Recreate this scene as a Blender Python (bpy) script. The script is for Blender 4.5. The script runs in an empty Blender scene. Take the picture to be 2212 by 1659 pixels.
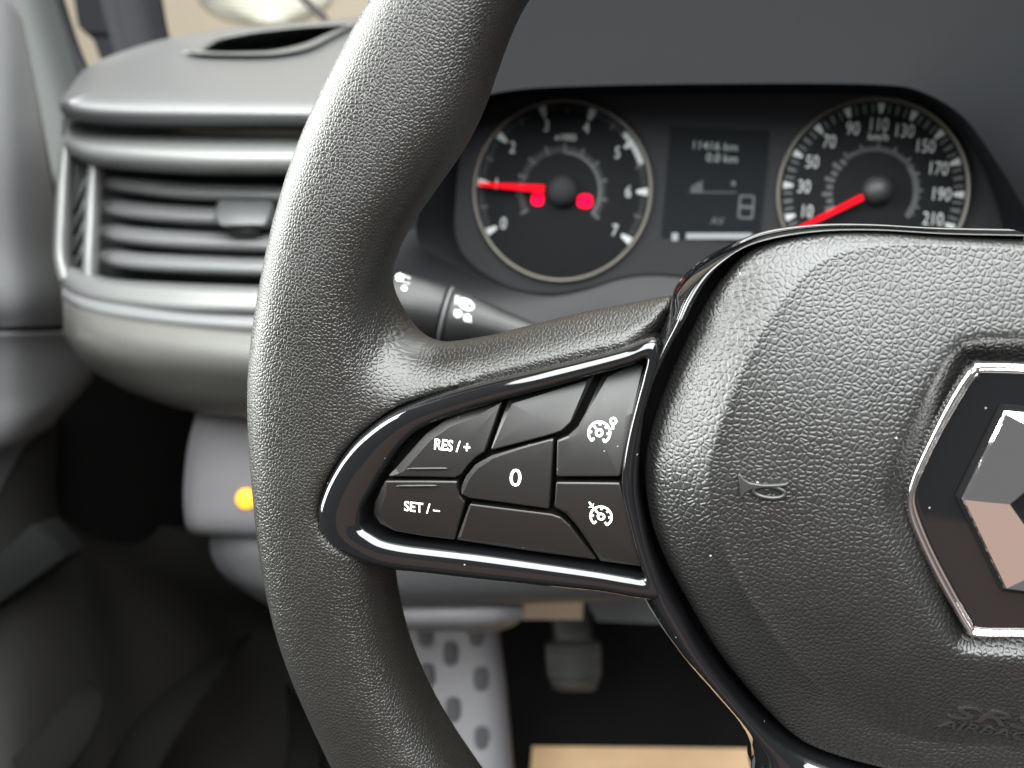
import bpy, bmesh, math, random
import numpy as np
from mathutils import Matrix, Vector
random.seed(4)
SC = bpy.context.scene
COL = SC.collection

# ------------------------------------------------------------------ camera
VW, VH, FPX = 2212.0, 1659.0, 2170.0          # pixel space in which the photograph was measured
CAM = np.array([0.0, 0.0, 0.76])
YAW, PITCH = math.radians(11.0), math.radians(30.0)
Fv = np.array([-math.sin(YAW)*math.cos(PITCH), math.cos(YAW)*math.cos(PITCH), -math.sin(PITCH)])
Rv = np.array([math.cos(YAW), math.sin(YAW), 0.0])
Uv = np.cross(Rv, Fv)
cd = bpy.data.cameras.new('camera'); cam = bpy.data.objects.new('camera', cd); COL.objects.link(cam)
M = np.eye(4); M[:3, 0] = Rv; M[:3, 1] = Uv; M[:3, 2] = -Fv; M[:3, 3] = CAM
cam.matrix_world = Matrix(M.tolist())
cd.sensor_width = 36.0; cd.lens = 36.0*FPX/VW
cd.clip_start = 0.01; cd.clip_end = 60
cd.dof.use_dof = True; cd.dof.focus_distance = 0.232; cd.dof.aperture_fstop = 14.5
SC.camera = cam
SC.render.resolution_x, SC.render.resolution_y = 1024, 768

# ------------------------------------------------------------------ world, window light and added fill panels
w = bpy.data.worlds.new('World'); SC.world = w; w.use_nodes = True
bg = w.node_tree.nodes['Background']; bg.inputs[0].default_value = (0.95, 0.97, 1.0, 1); bg.inputs[1].default_value = 0.20
def area(name, loc, target, sx, sy, power, col):
    l = bpy.data.lights.new(name, 'AREA'); l.shape = 'RECTANGLE'; l.size = sx; l.size_y = sy
    l.energy = power; l.color = col
    o = bpy.data.objects.new(name, l); COL.objects.link(o); o.location = loc
    o.rotation_euler = (Vector(target)-Vector(loc)).to_track_quat('-Z', 'Y').to_euler()
    return o
area('windscreen_light', (0.20, 0.60, 1.28), (0.0, 0.30, 0.6), 1.1, 0.5, 11.0, (0.95, 1.0, 0.99))
area('side_window_light', (-0.80, 0.24, 0.88), (-0.05, 0.24, 0.74), 0.80, 0.80, 54.0, (0.97, 1.0, 0.96))
area('overhead_fill_light', (0.10, -0.22, 1.50), (0.10, -0.219, 0.5), 1.3, 1.6, 105.0, (0.97, 1.0, 0.985))  # added overhead panel, no known source; puts sheen on upward-facing surfaces
area('cabin_bounce_light', (0.15, -0.45, 0.45), (0.05, 0.3, 0.6), 0.8, 0.4, 0.4, (1.0, 0.60, 0.42))  # added warm panel behind the lens, standing in for hand and cabin reflections
area('outside_daylight', (-0.6, 1.6, 2.6), (-0.9, 2.6, 0.6), 2.5, 1.5, 62.0, (1.0, 0.97, 0.92))
SC.view_settings.view_transform = 'Standard'; SC.view_settings.look = 'None'
SC.view_settings.exposure = 0.0; SC.view_settings.gamma = 1.0; SC.view_settings.use_curve_mapping = False
SC.cycles.use_denoising = True
try: SC.cycles.denoiser = 'OPENIMAGEDENOISE'
except Exception: pass
SC.cycles.max_bounces = 8

# ------------------------------------------------------------------ geometry helpers
def ray(px, py):
    u = (px-VW/2)/FPX; v = (py-VH/2)/FPX
    return Fv+Rv*u-Uv*v
def P(px, py, Z):                               # Z in mm along the view axis -> world metres
    return CAM+ray(px, py)*Z*0.001
def at_height(px, py, z):
    d = ray(px, py); return CAM+d*((z-CAM[2])/d[2])
def at_side(px, py, x):
    d = ray(px, py); return CAM+d*((x-CAM[0])/d[0])
class Frame:
    """plane in the cab, given by its tilt; local coordinates in mm"""
    def __init__(s, a, b, D, anchor):
        n = a*Rv-b*Uv+Fv; s.N = -n/np.linalg.norm(n)
        u = (anchor[0]-VW/2)/FPX; v = (anchor[1]-VH/2)/FPX
        s.O = CAM+ray(*anchor)*(D/(a*u+b*v+1))*0.001
        s.ex = np.cross([0, 0, 1.0], s.N); s.ex /= np.linalg.norm(s.ex); s.ey = np.cross(s.N, s.ex)
        m = np.eye(4); m[:3, 0] = s.ex; m[:3, 1] = s.ey; m[:3, 2] = s.N; m[:3, 3] = s.O; s.M = m
    def loc(s, px, py, h=0.0):
        d = ray(px, py); t = (np.dot(s.N, s.O-CAM)+h*0.001)/np.dot(s.N, d)
        X = CAM+d*t-s.O
        return np.array([X@s.ex, X@s.ey, h*0.001])*np.array([1000, 1000, 1000.])
    def locs(s, pts, h=0.0): return np.array([s.loc(p[0], p[1], h) for p in pts])
def spline(pts, n, closed=False):
    p = np.array(pts, float); k = len(p)
    if closed: q = np.vstack([p[-1:], p, p[:2]]); segs = k
    else: q = np.vstack([2*p[0]-p[1], p, 2*p[-1]-p[-2]]); segs = k-1
    t = np.linspace(0, segs, n, endpoint=not closed); i = np.minimum(t.astype(int), segs-1); f = (t-i)[:, None]
    a, b, c, d = q[i], q[i+1], q[i+2], q[i+3]
    return 0.5*((2*b)+(-a+c)*f+(2*a-5*b+4*c-d)*f*f+(-a+3*b-3*c+d)*f**3)
def mesh_obj(name, verts, faces, mat, parent=None, smooth=True, sharp=None, matrix=None, scale=1.0):
    me = bpy.data.meshes.new(name)
    me.from_pydata((np.asarray(verts, float)*scale).tolist(), [], [list(map(int, f)) for f in faces])
    bm = bmesh.new(); bm.from_mesh(me); bmesh.ops.recalc_face_normals(bm, faces=bm.faces); bm.to_mesh(me); bm.free()
    me.polygons.foreach_set('use_smooth', [smooth]*len(me.polygons))
    if sharp and smooth: me.set_sharp_from_angle(angle=math.radians(sharp))
    me.materials.append(mat); me.update()
    o = bpy.data.objects.new(name, me); COL.objects.link(o)
    if parent is not None: o.parent = parent
    if matrix is not None: o.matrix_world = Matrix(matrix.tolist())
    return o
def skin(loops, closed=True, cap0=False, cap1=False):
    L = np.array(loops, float); K, N = L.shape[:2]; v = L.reshape(-1, 3); f = []
    for k in range(K-1):
        for i in range(N if closed else N-1):
            j = (i+1) % N; f.append((k*N+i, k*N+j, (k+1)*N+j, (k+1)*N+i))
    if cap0: f.append(list(range(N)))
    if cap1: f.append(list(range((K-1)*N, K*N)))
    return v, f
def polar(poly, c, th):
    """distance from c to a closed polygon along the angles th"""
    p = np.array(poly, float)[:, :2]-np.array(c)[:2]; q = np.roll(p, -1, 0); e = q-p
    d = np.stack([np.cos(th), np.sin(th)], -1)
    cr = d[:, None, 0]*e[None, :, 1]-d[:, None, 1]*e[None, :, 0]
    cr = np.where(abs(cr) < 1e-12, 1e-12, cr)
    t = (p[None, :, 0]*e[None, :, 1]-p[None, :, 1]*e[None, :, 0])/cr
    s = (p[None, :, 0]*d[:, None, 1]-p[None, :, 1]*d[:, None, 0])/cr
    ok = (t > 0) & (s >= -1e-6) & (s <= 1+1e-6)
    return np.where(ok, t, -1).max(1)
def mirror(half):                               # left half listed from top centre to bottom centre
    h = np.array(half, float); r = h[::-1].copy(); r[:, 0] *= -1
    return np.vstack([h, r[1:-1]]) if abs(h[0, 0]) < 1e-6 else np.vstack([h, r])
def empty(name, matrix=None, label=None, cat=None, group=None):
    o = bpy.data.objects.new(name, None); COL.objects.link(o); o.empty_display_size = 0.02
    if matrix is not None: o.matrix_world = Matrix(np.asarray(matrix).tolist())
    return tag(o, label, cat, group)
def tag(o, label=None, cat=None, group=None, kind=None):
    for k, v in (('label', label), ('category', cat), ('group', group), ('kind', kind)):
        if v: o[k] = v
    return o
def shift(p):
    m = np.eye(4); m[:3, 3] = p; return m
def text_mesh(s, size, bold=0.0, shear=0.0, extrude=0.0, align='CENTER', spacing=1.0):
    c = bpy.data.curves.new('lettering', 'FONT'); c.body = s; c.size = size; c.align_x = align; c.align_y = 'CENTER'
    c.offset = bold; c.shear = shear; c.extrude = extrude; c.space_character = spacing; c.resolution_u = 4
    o = bpy.data.objects.new('lettering', c); COL.objects.link(o)
    me = bpy.data.meshes.new_from_object(o)
    bpy.data.objects.remove(o); bpy.data.curves.remove(c)
    v = np.array([q.co[:] for q in me.vertices]); f = [list(p.vertices) for p in me.polygons]
    bpy.data.meshes.remove(me)
    return v, f
def join(*parts):
    V, Fs, n = [], [], 0
    for v, f in parts:
        v = np.asarray(v, float).reshape(-1, 3); V.append(v); Fs += [[i+n for i in q] for q in f]; n += len(v)
    return np.vstack(V), Fs
def prism(poly, h0, h1):
    p = np.array(poly, float)[:, :2]; n = len(p)
    v = np.vstack([np.c_[p, np.full(n, h0)], np.c_[p, np.full(n, h1)]])
    return v, [list(range(n)), list(range(n, 2*n))]+[[i, (i+1) % n, n+(i+1) % n, n+i] for i in range(n)]
def arc_band(c, r0, r1, a0, a1, h0, h1, n=28):
    a = np.radians(np.linspace(a0, a1, n))
    o = np.c_[c[0]+r1*np.cos(a), c[1]+r1*np.sin(a)]; i = np.c_[c[0]+r0*np.cos(a), c[1]+r0*np.sin(a)]
    full = abs(abs(a1-a0)-360) < 1e-6
    L = [np.c_[i, np.full(n, h0)], np.c_[i, np.full(n, h1)], np.c_[o, np.full(n, h1)], np.c_[o, np.full(n, h0)], np.c_[i, np.full(n, h0)]]
    v, f = skin([l[:-1] for l in L] if full else L, closed=full)
    return v, f
def bar(p, q, wd, h0, h1, w2=None):
    p = np.array(p, float)[:2]; q = np.array(q, float)[:2]; d = q-p; d /= np.linalg.norm(d); m = np.array([-d[1], d[0]])
    w2 = wd if w2 is None else w2
    return prism([p-m*wd/2, q-m*w2/2, q+m*w2/2, p+m*wd/2], h0, h1)
def box(cx, cy, cz, sx, sy, sz):
    v = np.array([(cx+a*sx/2, cy+b*sy/2, cz+c*sz/2) for a in (-1, 1) for b in (-1, 1) for c in (-1, 1)])
    return v, [(0, 1, 3, 2), (4, 6, 7, 5), (0, 4, 5, 1), (2, 3, 7, 6), (0, 2, 6, 4), (1, 5, 7, 3)]
def tube(path, ra, rb, side, n=14, caps=True, power=2.0):
    """sweep an oval along a path; ra along 'side', rb across it"""
    p = np.array(path, float); K = len(p); T = np.gradient(p, axis=0); T /= np.linalg.norm(T, axis=1)[:, None]
    side = np.asarray(side, float); S = side-(T@side)[:, None]*T; S /= np.linalg.norm(S, axis=1)[:, None]; B = np.cross(T, S)
    ra = np.broadcast_to(ra, K); rb = np.broadcast_to(rb, K); a = np.linspace(0, 2*math.pi, n, endpoint=False)
    ca = np.sign(np.cos(a))*abs(np.cos(a))**(2/power); sa = np.sign(np.sin(a))*abs(np.sin(a))**(2/power)
    L = [p[k]+np.outer(ca, S[k])*ra[k]+np.outer(sa, B[k])*rb[k] for k in range(K)]
    return skin(L, True, caps, caps)
def grid_loft(curves, nu, nv):
    """smooth sheet through a grid of world points"""
    C = np.array([spline(c, nu) for c in curves])
    G = np.array([spline(C[:, i], nv) for i in range(nu)])
    v = G.reshape(-1, 3); f = []
    for i in range(nu-1):
        for j in range(nv-1): f.append((i*nv+j, (i+1)*nv+j, (i+1)*nv+j+1, i*nv+j+1))
    return v, f
def solidify(o, th, offset=-1.0):
    m = o.modifiers.new('thickness', 'SOLIDIFY'); m.thickness = th; m.offset = offset; return o

# ------------------------------------------------------------------ materials
def mat(name, col, rough=0.5, metal=0.0, spec=0.5, coat=0.0, bump=None, emit=None, vary=0.0, rvar=0.0):
    m = bpy.data.materials.new(name); m.use_nodes = True; nt = m.node_tree; N = nt.nodes; Lk = nt.links
    b = N['Principled BSDF']
    b.inputs['Base Color'].default_value = (*col, 1); b.inputs['Roughness'].default_value = rough
    b.inputs['Metallic'].default_value = metal; b.inputs['Specular IOR Level'].default_value = spec
    b.inputs['Coat Weight'].default_value = coat
    if coat: b.inputs['Coat Roughness'].default_value = 0.03
    tc = N.new('ShaderNodeTexCoord')
    if emit: b.inputs['Emission Color'].default_value = (*emit[:3], 1); b.inputs['Emission Strength'].default_value = emit[3]
    if vary or rvar:
        n = N.new('ShaderNodeTexNoise'); n.inputs['Scale'].default_value = 60; n.inputs['Detail'].default_value = 5
        Lk.new(tc.outputs['Object'], n.inputs['Vector'])
        if vary:
            r = N.new('ShaderNodeMapRange'); r.inputs[3].default_value = 1-vary; r.inputs[4].default_value = 1+vary
            Lk.new(n.outputs['Fac'], r.inputs[0])
            mx = N.new('ShaderNodeVectorMath'); mx.operation = 'SCALE'; mx.inputs[0].default_value = col
            Lk.new(r.outputs[0], mx.inputs['Scale']); Lk.new(mx.outputs[0], b.inputs['Base Color'])
        if rvar:
            r2 = N.new('ShaderNodeMapRange'); r2.inputs[1].default_value = 0.3; r2.inputs[2].default_value = 0.7
            r2.inputs[3].default_value = rough-rvar; r2.inputs[4].default_value = rough+rvar
            Lk.new(n.outputs['Fac'], r2.inputs[0]); Lk.new(r2.outputs[0], b.inputs['Roughness'])
    if bump:
        kind, scale, dist, strength = bump[:4]; src = tc.outputs['Object']
        if len(bump) > 4:
            at_ = N.new('ShaderNodeAttribute'); at_.attribute_name = bump[4]; src = at_.outputs['Vector']
        bp = N.new('ShaderNodeBump'); bp.inputs['Distance'].default_value = dist; bp.inputs['Strength'].default_value = strength
        if kind == 'noise':
            n = N.new('ShaderNodeTexNoise'); n.inputs['Scale'].default_value = scale; n.inputs['Detail'].default_value = 3
            Lk.new(tc.outputs['Object'], n.inputs['Vector']); Lk.new(n.outputs['Fac'], bp.inputs['Height'])
        else:                                   # leather grain: pebbles parted by creases, warped so that none repeat
            wn = N.new('ShaderNodeTexNoise'); wn.inputs['Scale'].default_value = scale*0.55; wn.inputs['Detail'].default_value = 2
            Lk.new(src, wn.inputs['Vector'])
            sb = N.new('ShaderNodeVectorMath'); sb.operation = 'SUBTRACT'; sb.inputs[1].default_value = (0.5, 0.5, 0.5)
            Lk.new(wn.outputs['Color'], sb.inputs[0])
            sm = N.new('ShaderNodeVectorMath'); sm.operation = 'SCALE'; sm.inputs['Scale'].default_value = 0.7/scale
            Lk.new(sb.outputs[0], sm.inputs[0])
            ad = N.new('ShaderNodeVectorMath'); ad.operation = 'ADD'
            Lk.new(src, ad.inputs[0]); Lk.new(sm.outputs[0], ad.inputs[1])
            vo = N.new('ShaderNodeTexVoronoi'); vo.voronoi_dimensions = '2D'; vo.feature = 'DISTANCE_TO_EDGE'; vo.inputs['Scale'].default_value = scale
            Lk.new(ad.outputs[0], vo.inputs['Vector'])
            mr = N.new('ShaderNodeMapRange'); mr.interpolation_type = 'SMOOTHERSTEP'
            mr.inputs[1].default_value = 0.0; mr.inputs[2].default_value = 0.36; mr.inputs[3].default_value = 0; mr.inputs[4].default_value = 1
            Lk.new(vo.outputs['Distance'], mr.inputs[0])
            n2 = N.new('ShaderNodeTexNoise'); n2.inputs['Scale'].default_value = scale*1.6; n2.inputs['Detail'].default_value = 3
            Lk.new(src, n2.inputs['Vector'])
            ma = N.new('ShaderNodeMath'); ma.operation = 'MULTIPLY_ADD'; ma.inputs[1].default_value = 0.3
            Lk.new(n2.outputs['Fac'], ma.inputs[0]); Lk.new(mr.outputs[0], ma.inputs[2])
            Lk.new(ma.outputs[0], bp.inputs['Height'])
        Lk.new(bp.outputs[0], b.inputs['Normal'])
    return m
def dusty(m, scale, size, col=(0.35, 0.33, 0.31)):
    nt = m.node_tree; N = nt.nodes; Lk = nt.links; b = N['Principled BSDF']; tc = N.new('ShaderNodeTexCoord')
    vo = N.new('ShaderNodeTexVoronoi'); vo.inputs['Scale'].default_value = scale; Lk.new(tc.outputs['Object'], vo.inputs['Vector'])
    lt = N.new('ShaderNodeMath'); lt.operation = 'LESS_THAN'; lt.inputs[1].default_value = size; Lk.new(vo.outputs['Distance'], lt.inputs[0])
    sp_ = N.new('ShaderNodeSeparateColor'); Lk.new(vo.outputs['Color'], sp_.inputs[0])
    gt_ = N.new('ShaderNodeMath'); gt_.operation = 'GREATER_THAN'; gt_.inputs[1].default_value = 0.55; Lk.new(sp_.outputs[0], gt_.inputs[0])
    mu = N.new('ShaderNodeMath'); mu.operation = 'MULTIPLY'; Lk.new(lt.outputs[0], mu.inputs[0]); Lk.new(gt_.outputs[0], mu.inputs[1])
    mc = N.new('ShaderNodeMix'); mc.data_type = 'RGBA'; mc.inputs[6].default_value = b.inputs['Base Color'].default_value; mc.inputs[7].default_value = (*col, 1)
    Lk.new(mu.outputs[0], mc.inputs[0]); Lk.new(mc.outputs[2], b.inputs['Base Color'])
    return m
M_RIM = mat('grained_rim_leather', (0.0076, 0.0070, 0.0062), 0.38, spec=0.55, bump=('leather', 1050, 0.00012, 0.6, 'grain'), rvar=0.05)
M_PAD = mat('pebbled_airbag_skin', (0.0065, 0.0065, 0.0063), 0.41, spec=0.68, bump=('leather', 830, 0.00014, 0.6), rvar=0.05)
dusty(M_PAD, 150, 0.035)
M_MARK = mat('smooth_embossed_skin', (0.012, 0.012, 0.0117), 0.42, spec=0.6)
M_GLOSS = mat('piano_black', (0.004, 0.004, 0.0045), 0.04, spec=0.6, coat=0.3)
dusty(M_GLOSS, 260, 0.055, (0.2, 0.19, 0.18))
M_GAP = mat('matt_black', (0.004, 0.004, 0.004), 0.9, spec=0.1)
M_BTN = mat('satin_black_button', (0.006, 0.0054, 0.0051), 0.36, spec=0.5, bump=('noise', 9000, 0.00002, 0.5))
dusty(M_BTN, 300, 0.05, (0.2, 0.19, 0.18))
M_WHITE = mat('white_print', (0.78, 0.80, 0.78), 0.5)
M_CHROME = mat('chrome', (0.86, 0.84, 0.84), 0.05, metal=1.0)
M_CHROMEW = mat('polished_wavy_chrome', (0.86, 0.84, 0.83), 0.06, metal=1.0, bump=('noise', 110, 0.0012, 0.45))
M_HOOD = mat('slate_visor_plastic', (0.0042, 0.0045, 0.0052), 0.8, spec=0.05, bump=('noise', 1800, 0.00008, 0.5))
M_SURR = mat('dark_grey_surround', (0.009, 0.009, 0.010), 0.6, spec=0.2)
M_HANDLE = mat('handle_dark_grey', (0.006, 0.0063, 0.0063), 0.7, spec=0.1)
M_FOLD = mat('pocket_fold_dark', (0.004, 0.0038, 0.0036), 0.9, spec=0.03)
M_TAB = mat('vent_tab_grey', (0.06, 0.062, 0.063), 0.4)
M_FACE = mat('dial_face_grey', (0.016, 0.016, 0.0175), 0.8, spec=0.06)
M_DIAL = mat('dial_black', (0.0065, 0.0068, 0.0075), 0.8, spec=0.05)
M_LCD = mat('display_black', (0.006, 0.0068, 0.008), 0.8, spec=0.05)
M_PRINT = mat('dial_print', (0.24, 0.248, 0.248), 0.6, spec=0.1, emit=(0.85, 0.92, 0.95, 0.015))
M_PRINT2 = mat('dial_print_dim', (0.055, 0.057, 0.059), 0.7, spec=0.1)
M_LCDT = mat('display_segments', (0.12, 0.13, 0.13), 0.6, spec=0.1, emit=(0.85, 0.92, 0.95, 0.07))
M_RED = mat('needle_red', (0.32, 0.002, 0.006), 0.7, spec=0.02, emit=(1.0, 0.003, 0.014, 0.42))
M_LAMP = mat('warning_lamp_red', (0.6, 0.0, 0.02), 0.7, spec=0.05, emit=(1.0, 0.002, 0.04, 1.0))
M_AMBER = mat('amber_lamp', (0.9, 0.4, 0.02), 0.4, emit=(1.0, 0.40, 0.02, 1.3))
M_DASH = mat('grey_dash_plastic', (0.05, 0.0505, 0.053), 0.48, bump=('noise', 1500, 0.00008, 0.5))
M_CAP = mat('soft_grey_dash_top', (0.055, 0.056, 0.058), 0.38, spec=0.9, bump=('noise', 1300, 0.0001, 0.6))
M_SILVER = mat('satin_silver_trim', (0.14, 0.142, 0.14), 0.40, metal=0.35)
M_BRUSH = mat('brushed_grey_trim', (0.07, 0.0685, 0.064), 0.45, metal=0.2, vary=0.12)
M_LOUVRE = mat('louvre_grey', (0.11, 0.11, 0.113), 0.40)
M_BLACK = mat('black_plastic', (0.010, 0.010, 0.011), 0.6)
M_STALK = mat('stalk_black', (0.007, 0.007, 0.0075), 0.42, spec=0.35)
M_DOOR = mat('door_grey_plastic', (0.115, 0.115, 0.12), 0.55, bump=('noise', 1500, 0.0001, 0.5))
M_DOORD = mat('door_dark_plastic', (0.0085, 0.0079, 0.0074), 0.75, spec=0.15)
M_PILLAR = mat('pillar_grey', (0.022, 0.0235, 0.0235), 0.75, spec=0.12)
M_SEAL = mat('rubber_seal', (0.008, 0.008, 0.0095), 0.8, spec=0.12)
M_FOOT = mat('footrest_grey', (0.125, 0.121, 0.129), 0.55, vary=0.1)
M_DIMPLE = mat('footrest_rubber', (0.045, 0.044, 0.048), 0.8)
M_PEDAL = mat('pedal_rubber', (0.04, 0.039, 0.038), 0.55)
M_CARPET = mat('black_carpet', (0.008, 0.008, 0.008), 0.95, spec=0.1)
M_TAN = mat('tan_mat', (0.74, 0.50, 0.30), 0.85, spec=0.2, vary=0.08)
M_WALL = mat('cream_render', (0.72, 0.66, 0.55), 0.9, spec=0.1, vary=0.05)
M_PEACH = mat('sunlit_peach_wall', (0.82, 0.66, 0.46), 0.9, spec=0.1)
M_CREAM = mat('cream_plastic', (0.55, 0.54, 0.47), 0.6)

# ================================================================== STEERING WHEEL
W = Frame(0.20, -0.20, 239.0, (2228, 1078))
WHEEL = empty('steering_wheel', W.M, 'black leather steering wheel with button pods and chrome diamond emblem', 'steering wheel')
def wpart(name, vf, m, parent=None, **k):
    o = mesh_obj(name, vf[0], vf[1], m, None, scale=0.001, **k)
    o.parent = parent or WHEEL
    return o
def c6(*p): return (670.6+p[0]*0.3465, 747.3+p[1]*0.3465)

# ---- leather rim with its spokes, one continuous skin grown from a distance field
out_px = [(790, 0), (761, 52), (700, 170), (644, 294), (595, 450), (565, 590), (544, 720), (535, 817), (538, 921), (549, 1060), (556, 1136), (572, 1240), (596, 1344), (641, 1466), (693, 1577), (731, 1659)]
in_px = [(1142, 0), (1085, 144), (1059, 229), (1033, 300), (997, 359), (958, 417), (912, 479), (881, 531), (852, 640), (840, 800), (840, 950), (852, 1120), (872, 1310), (890, 1390), (930, 1490), (980, 1580), (1035, 1659)]
def pol(pts):
    q = W.locs(pts); return np.arctan2(q[:, 1], -q[:, 0]), np.hypot(q[:, 0], q[:, 1])   # 0 = left, + up
ta, ra_ = pol(out_px); tb, rb_ = pol(in_px)
tt_ = np.linspace(-math.pi/2, math.pi/2, 721); kk_ = np.hanning(41); kk_ /= kk_.sum()
def soft_(a, b):
    q = np.interp(tt_, a[::-1], b[::-1]); return np.convolve(np.pad(q, 40, mode='edge'), kk_, 'same')[40:-40]
ro_t, ri_t = soft_(ta, ra_), soft_(tb, rb_)
def outer_r(t): return np.interp(t, tt_, ro_t)
def inner_r(t): return np.interp(t, tt_, ri_t)-0.9*np.clip((t-0.40)/0.15, 0, 1)+1.0*np.clip(1-abs(t-0.2)/0.18, 0, 1)
def polysd(X, Y, poly):
    p = np.array(poly)[:, :2]; q = np.roll(p, -1, 0); d = np.full(X.shape, 1e9); ins = np.zeros(X.shape, bool)
    for (ax, ay), (bx, by) in zip(p, q):
        ex, ey = bx-ax, by-ay; wx, wy = X-ax, Y-ay
        t = np.clip((wx*ex+wy*ey)/(ex*ex+ey*ey), 0, 1); d = np.minimum(d, np.hypot(wx-ex*t, wy-ey*t))
        c = (ay > Y) != (by > Y)
        with np.errstate(divide='ignore', invalid='ignore'): ins ^= c & (X < (bx-ax)*(Y-ay)/(by-ay if by != ay else 1e-9)+ax)
    return np.where(ins, -d, d)
def surface_nets(Fd, org, st):
    s = Fd < 0; nx, ny, nz = Fd.shape
    cs = [s[i:nx-1+i, j:ny-1+j, k:nz-1+k] for i in (0, 1) for j in (0, 1) for k in (0, 1)]
    act = np.logical_or.reduce(cs) & ~np.logical_and.reduce(cs)
    I, J, K = np.nonzero(act); idx = np.full(act.shape, -1); idx[I, J, K] = np.arange(len(I))
    acc = np.zeros((len(I), 3)); cnt = np.zeros(len(I))
    cor = [(i, j, k) for i in (0, 1) for j in (0, 1) for k in (0, 1)]
    for a in cor:
        for ax in range(3):
            if a[ax]: continue
            b = list(a); b[ax] = 1
            fa = Fd[I+a[0], J+a[1], K+a[2]]; fb = Fd[I+b[0], J+b[1], K+b[2]]; m = (fa < 0) != (fb < 0)
            t = np.where(m, fa/np.where(m, fa-fb, 1), 0)
            p = np.array(a, float)+np.zeros((len(I), 3)); p[:, ax] = t
            acc += p*m[:, None]; cnt += m
    V = (np.stack([I, J, K], -1)+acc/cnt[:, None])*st+np.array(org); Q = []
    for ax in range(3):
        sl0 = [slice(None)]*3; sl1 = [slice(None)]*3; sl0[ax] = slice(0, -1); sl1[ax] = slice(1, None)
        A, B = s[tuple(sl0)], s[tuple(sl1)]
        E = np.stack(np.nonzero(A != B), -1); o1, o2 = [d for d in range(3) if d != ax]
        E = E[(E[:, o1] > 0) & (E[:, o2] > 0) & (E[:, o1] < Fd.shape[o1]-1) & (E[:, o2] < Fd.shape[o2]-1)]
        def cell(d1, d2):
            e = E.copy(); e[:, o1] -= d1; e[:, o2] -= d2; return idx[e[:, 0], e[:, 1], e[:, 2]]
        q = np.stack([cell(1, 1), cell(0, 1), cell(0, 0), cell(1, 0)], -1)
        flip = A[tuple(E.T)] ^ (ax == 1)
        q[~flip] = q[~flip][:, ::-1]; Q.append(q)
    return V, np.vstack(Q)
spoke_px = [(690, 560), (760, 590), (806, 622), (836, 664), (856, 698), (876, 723), (902, 742), (935, 751), (974, 747), (1044, 735), (1148, 708), (1251, 683), (1355, 663), (1446, 645),
            (1456, 660), (1440, 715), (1395, 790), (1345, 900), (1335, 1040), (1360, 1180), (1340, 1235), (1300, 1240), (1100, 1222), (960, 1205), (869, 1205), (760, 1200), (680, 1100), (660, 800)]
spoke_l = W.locs(spoke_px, 2.0)
bez = [((65, 1020), (355, 1062)), ((80, 930), (368, 985)), ((130, 800), (425, 875)), ((215, 660), (505, 740)), ((330, 535), (600, 605)), ((520, 400), (740, 492)),
       ((800, 297), (960, 405)), ((1100, 212), (1200, 332)), ((1400, 142), (1500, 252)), ((1700, 70), (1800, 168)), ((1950, 5), (2010, 106)), ((2150, -60), (2095, 78)),
       ((2190, 60), (2068, 190)), ((2140, 250), (2025, 350)), ((2085, 450), (1975, 560)), ((2048, 680), (1945, 730)), ((2040, 850), (1938, 850)), ((2055, 1000), (1958, 970)), ((2110, 1230), (2015, 1190)),
       ((2175, 1420), (2060, 1350)), ((2200, 1560), (2078, 1412)), ((2050, 1560), (1980, 1402)), ((1800, 1518), (1780, 1368)), ((1500, 1490), (1480, 1324)), ((1100, 1452), (1080, 1268)), ((760, 1412), (780, 1230)),
       ((500, 1375), (600, 1204)), ((300, 1310), (480, 1174)), ((160, 1225), (400, 1130)), ((90, 1130), (362, 1100))]
bez_l = spline(W.locs([c6(*p[0]) for p in bez], 12.0), 160, True)
well_l = W.locs([c6(*p) for p in [(355, 1062), (425, 875), (600, 605), (740, 492), (960, 405), (1500, 252), (2095, 78), (2025, 350), (1945, 730), (1938, 850), (2015, 1190), (2078, 1412), (1480, 1324), (780, 1230), (480, 1174), (385, 1120)]], 10.0)
def rim_field(X, Y, H):
    x2 = -abs(X[..., 0]); y2 = Y[..., 0]
    t = np.arctan2(y2, -x2); r = np.hypot(x2, y2)
    ro, ri = outer_r(t), inner_r(t); rc, hw = (ro+ri)/2, (ro-ri)/2-2.5; T = 14.5; p = 2.9
    a = abs((r-rc)/hw); b = abs(H[0, 0, :])/T
    rim = ((a[..., None]**p+b[None, None, :]**p)**(1/p)-1)*T
    d2 = polysd(x2, y2, spoke_l); rr = 17.0; Ts = 17.2; hc = -5.6
    q0 = (d2+rr)[..., None]; q1 = (abs(H[0, 0, :]-hc)-(Ts-rr))[None, None, :]
    sp = np.minimum(np.maximum(q0, q1), 0)+np.hypot(np.maximum(q0, 0), np.maximum(q1, 0))-rr
    k = 5.0; h = np.clip(0.5+0.5*(sp-rim)/k, 0, 1)
    f = sp*(1-h)+rim*h-k*h*(1-h)
    pocket = np.maximum((polysd(x2, y2, well_l)-0.8)[..., None], (4.5-H[0, 0, :])[None, None, :])
    seat = np.maximum((polysd(x2, y2, bez_l)-0.1)[..., None], (8.0-H[0, 0, :])[None, None, :])
    return np.maximum(np.maximum(f, -pocket), -seat)
st = 1.1; gx = np.arange(-196, 197, st); gy = np.arange(-196, 197, st); gh = np.arange(-19.5, 19.6, st)
Xg, Yg = np.meshgrid(gx, gy, indexing='ij')
FIELD = rim_field(Xg[..., None], Yg[..., None], gh[None, None, :]).astype(np.float32)
rv, rf = surface_nets(FIELD, (gx[0], gy[0], gh[0]), st); del FIELD
me = bpy.data.meshes.new('rim'); me.from_pydata((rv*0.001).tolist(), [], rf.tolist())
me.polygons.foreach_set('use_smooth', [True]*len(me.polygons)); me.materials.append(M_RIM); me.update()
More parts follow.
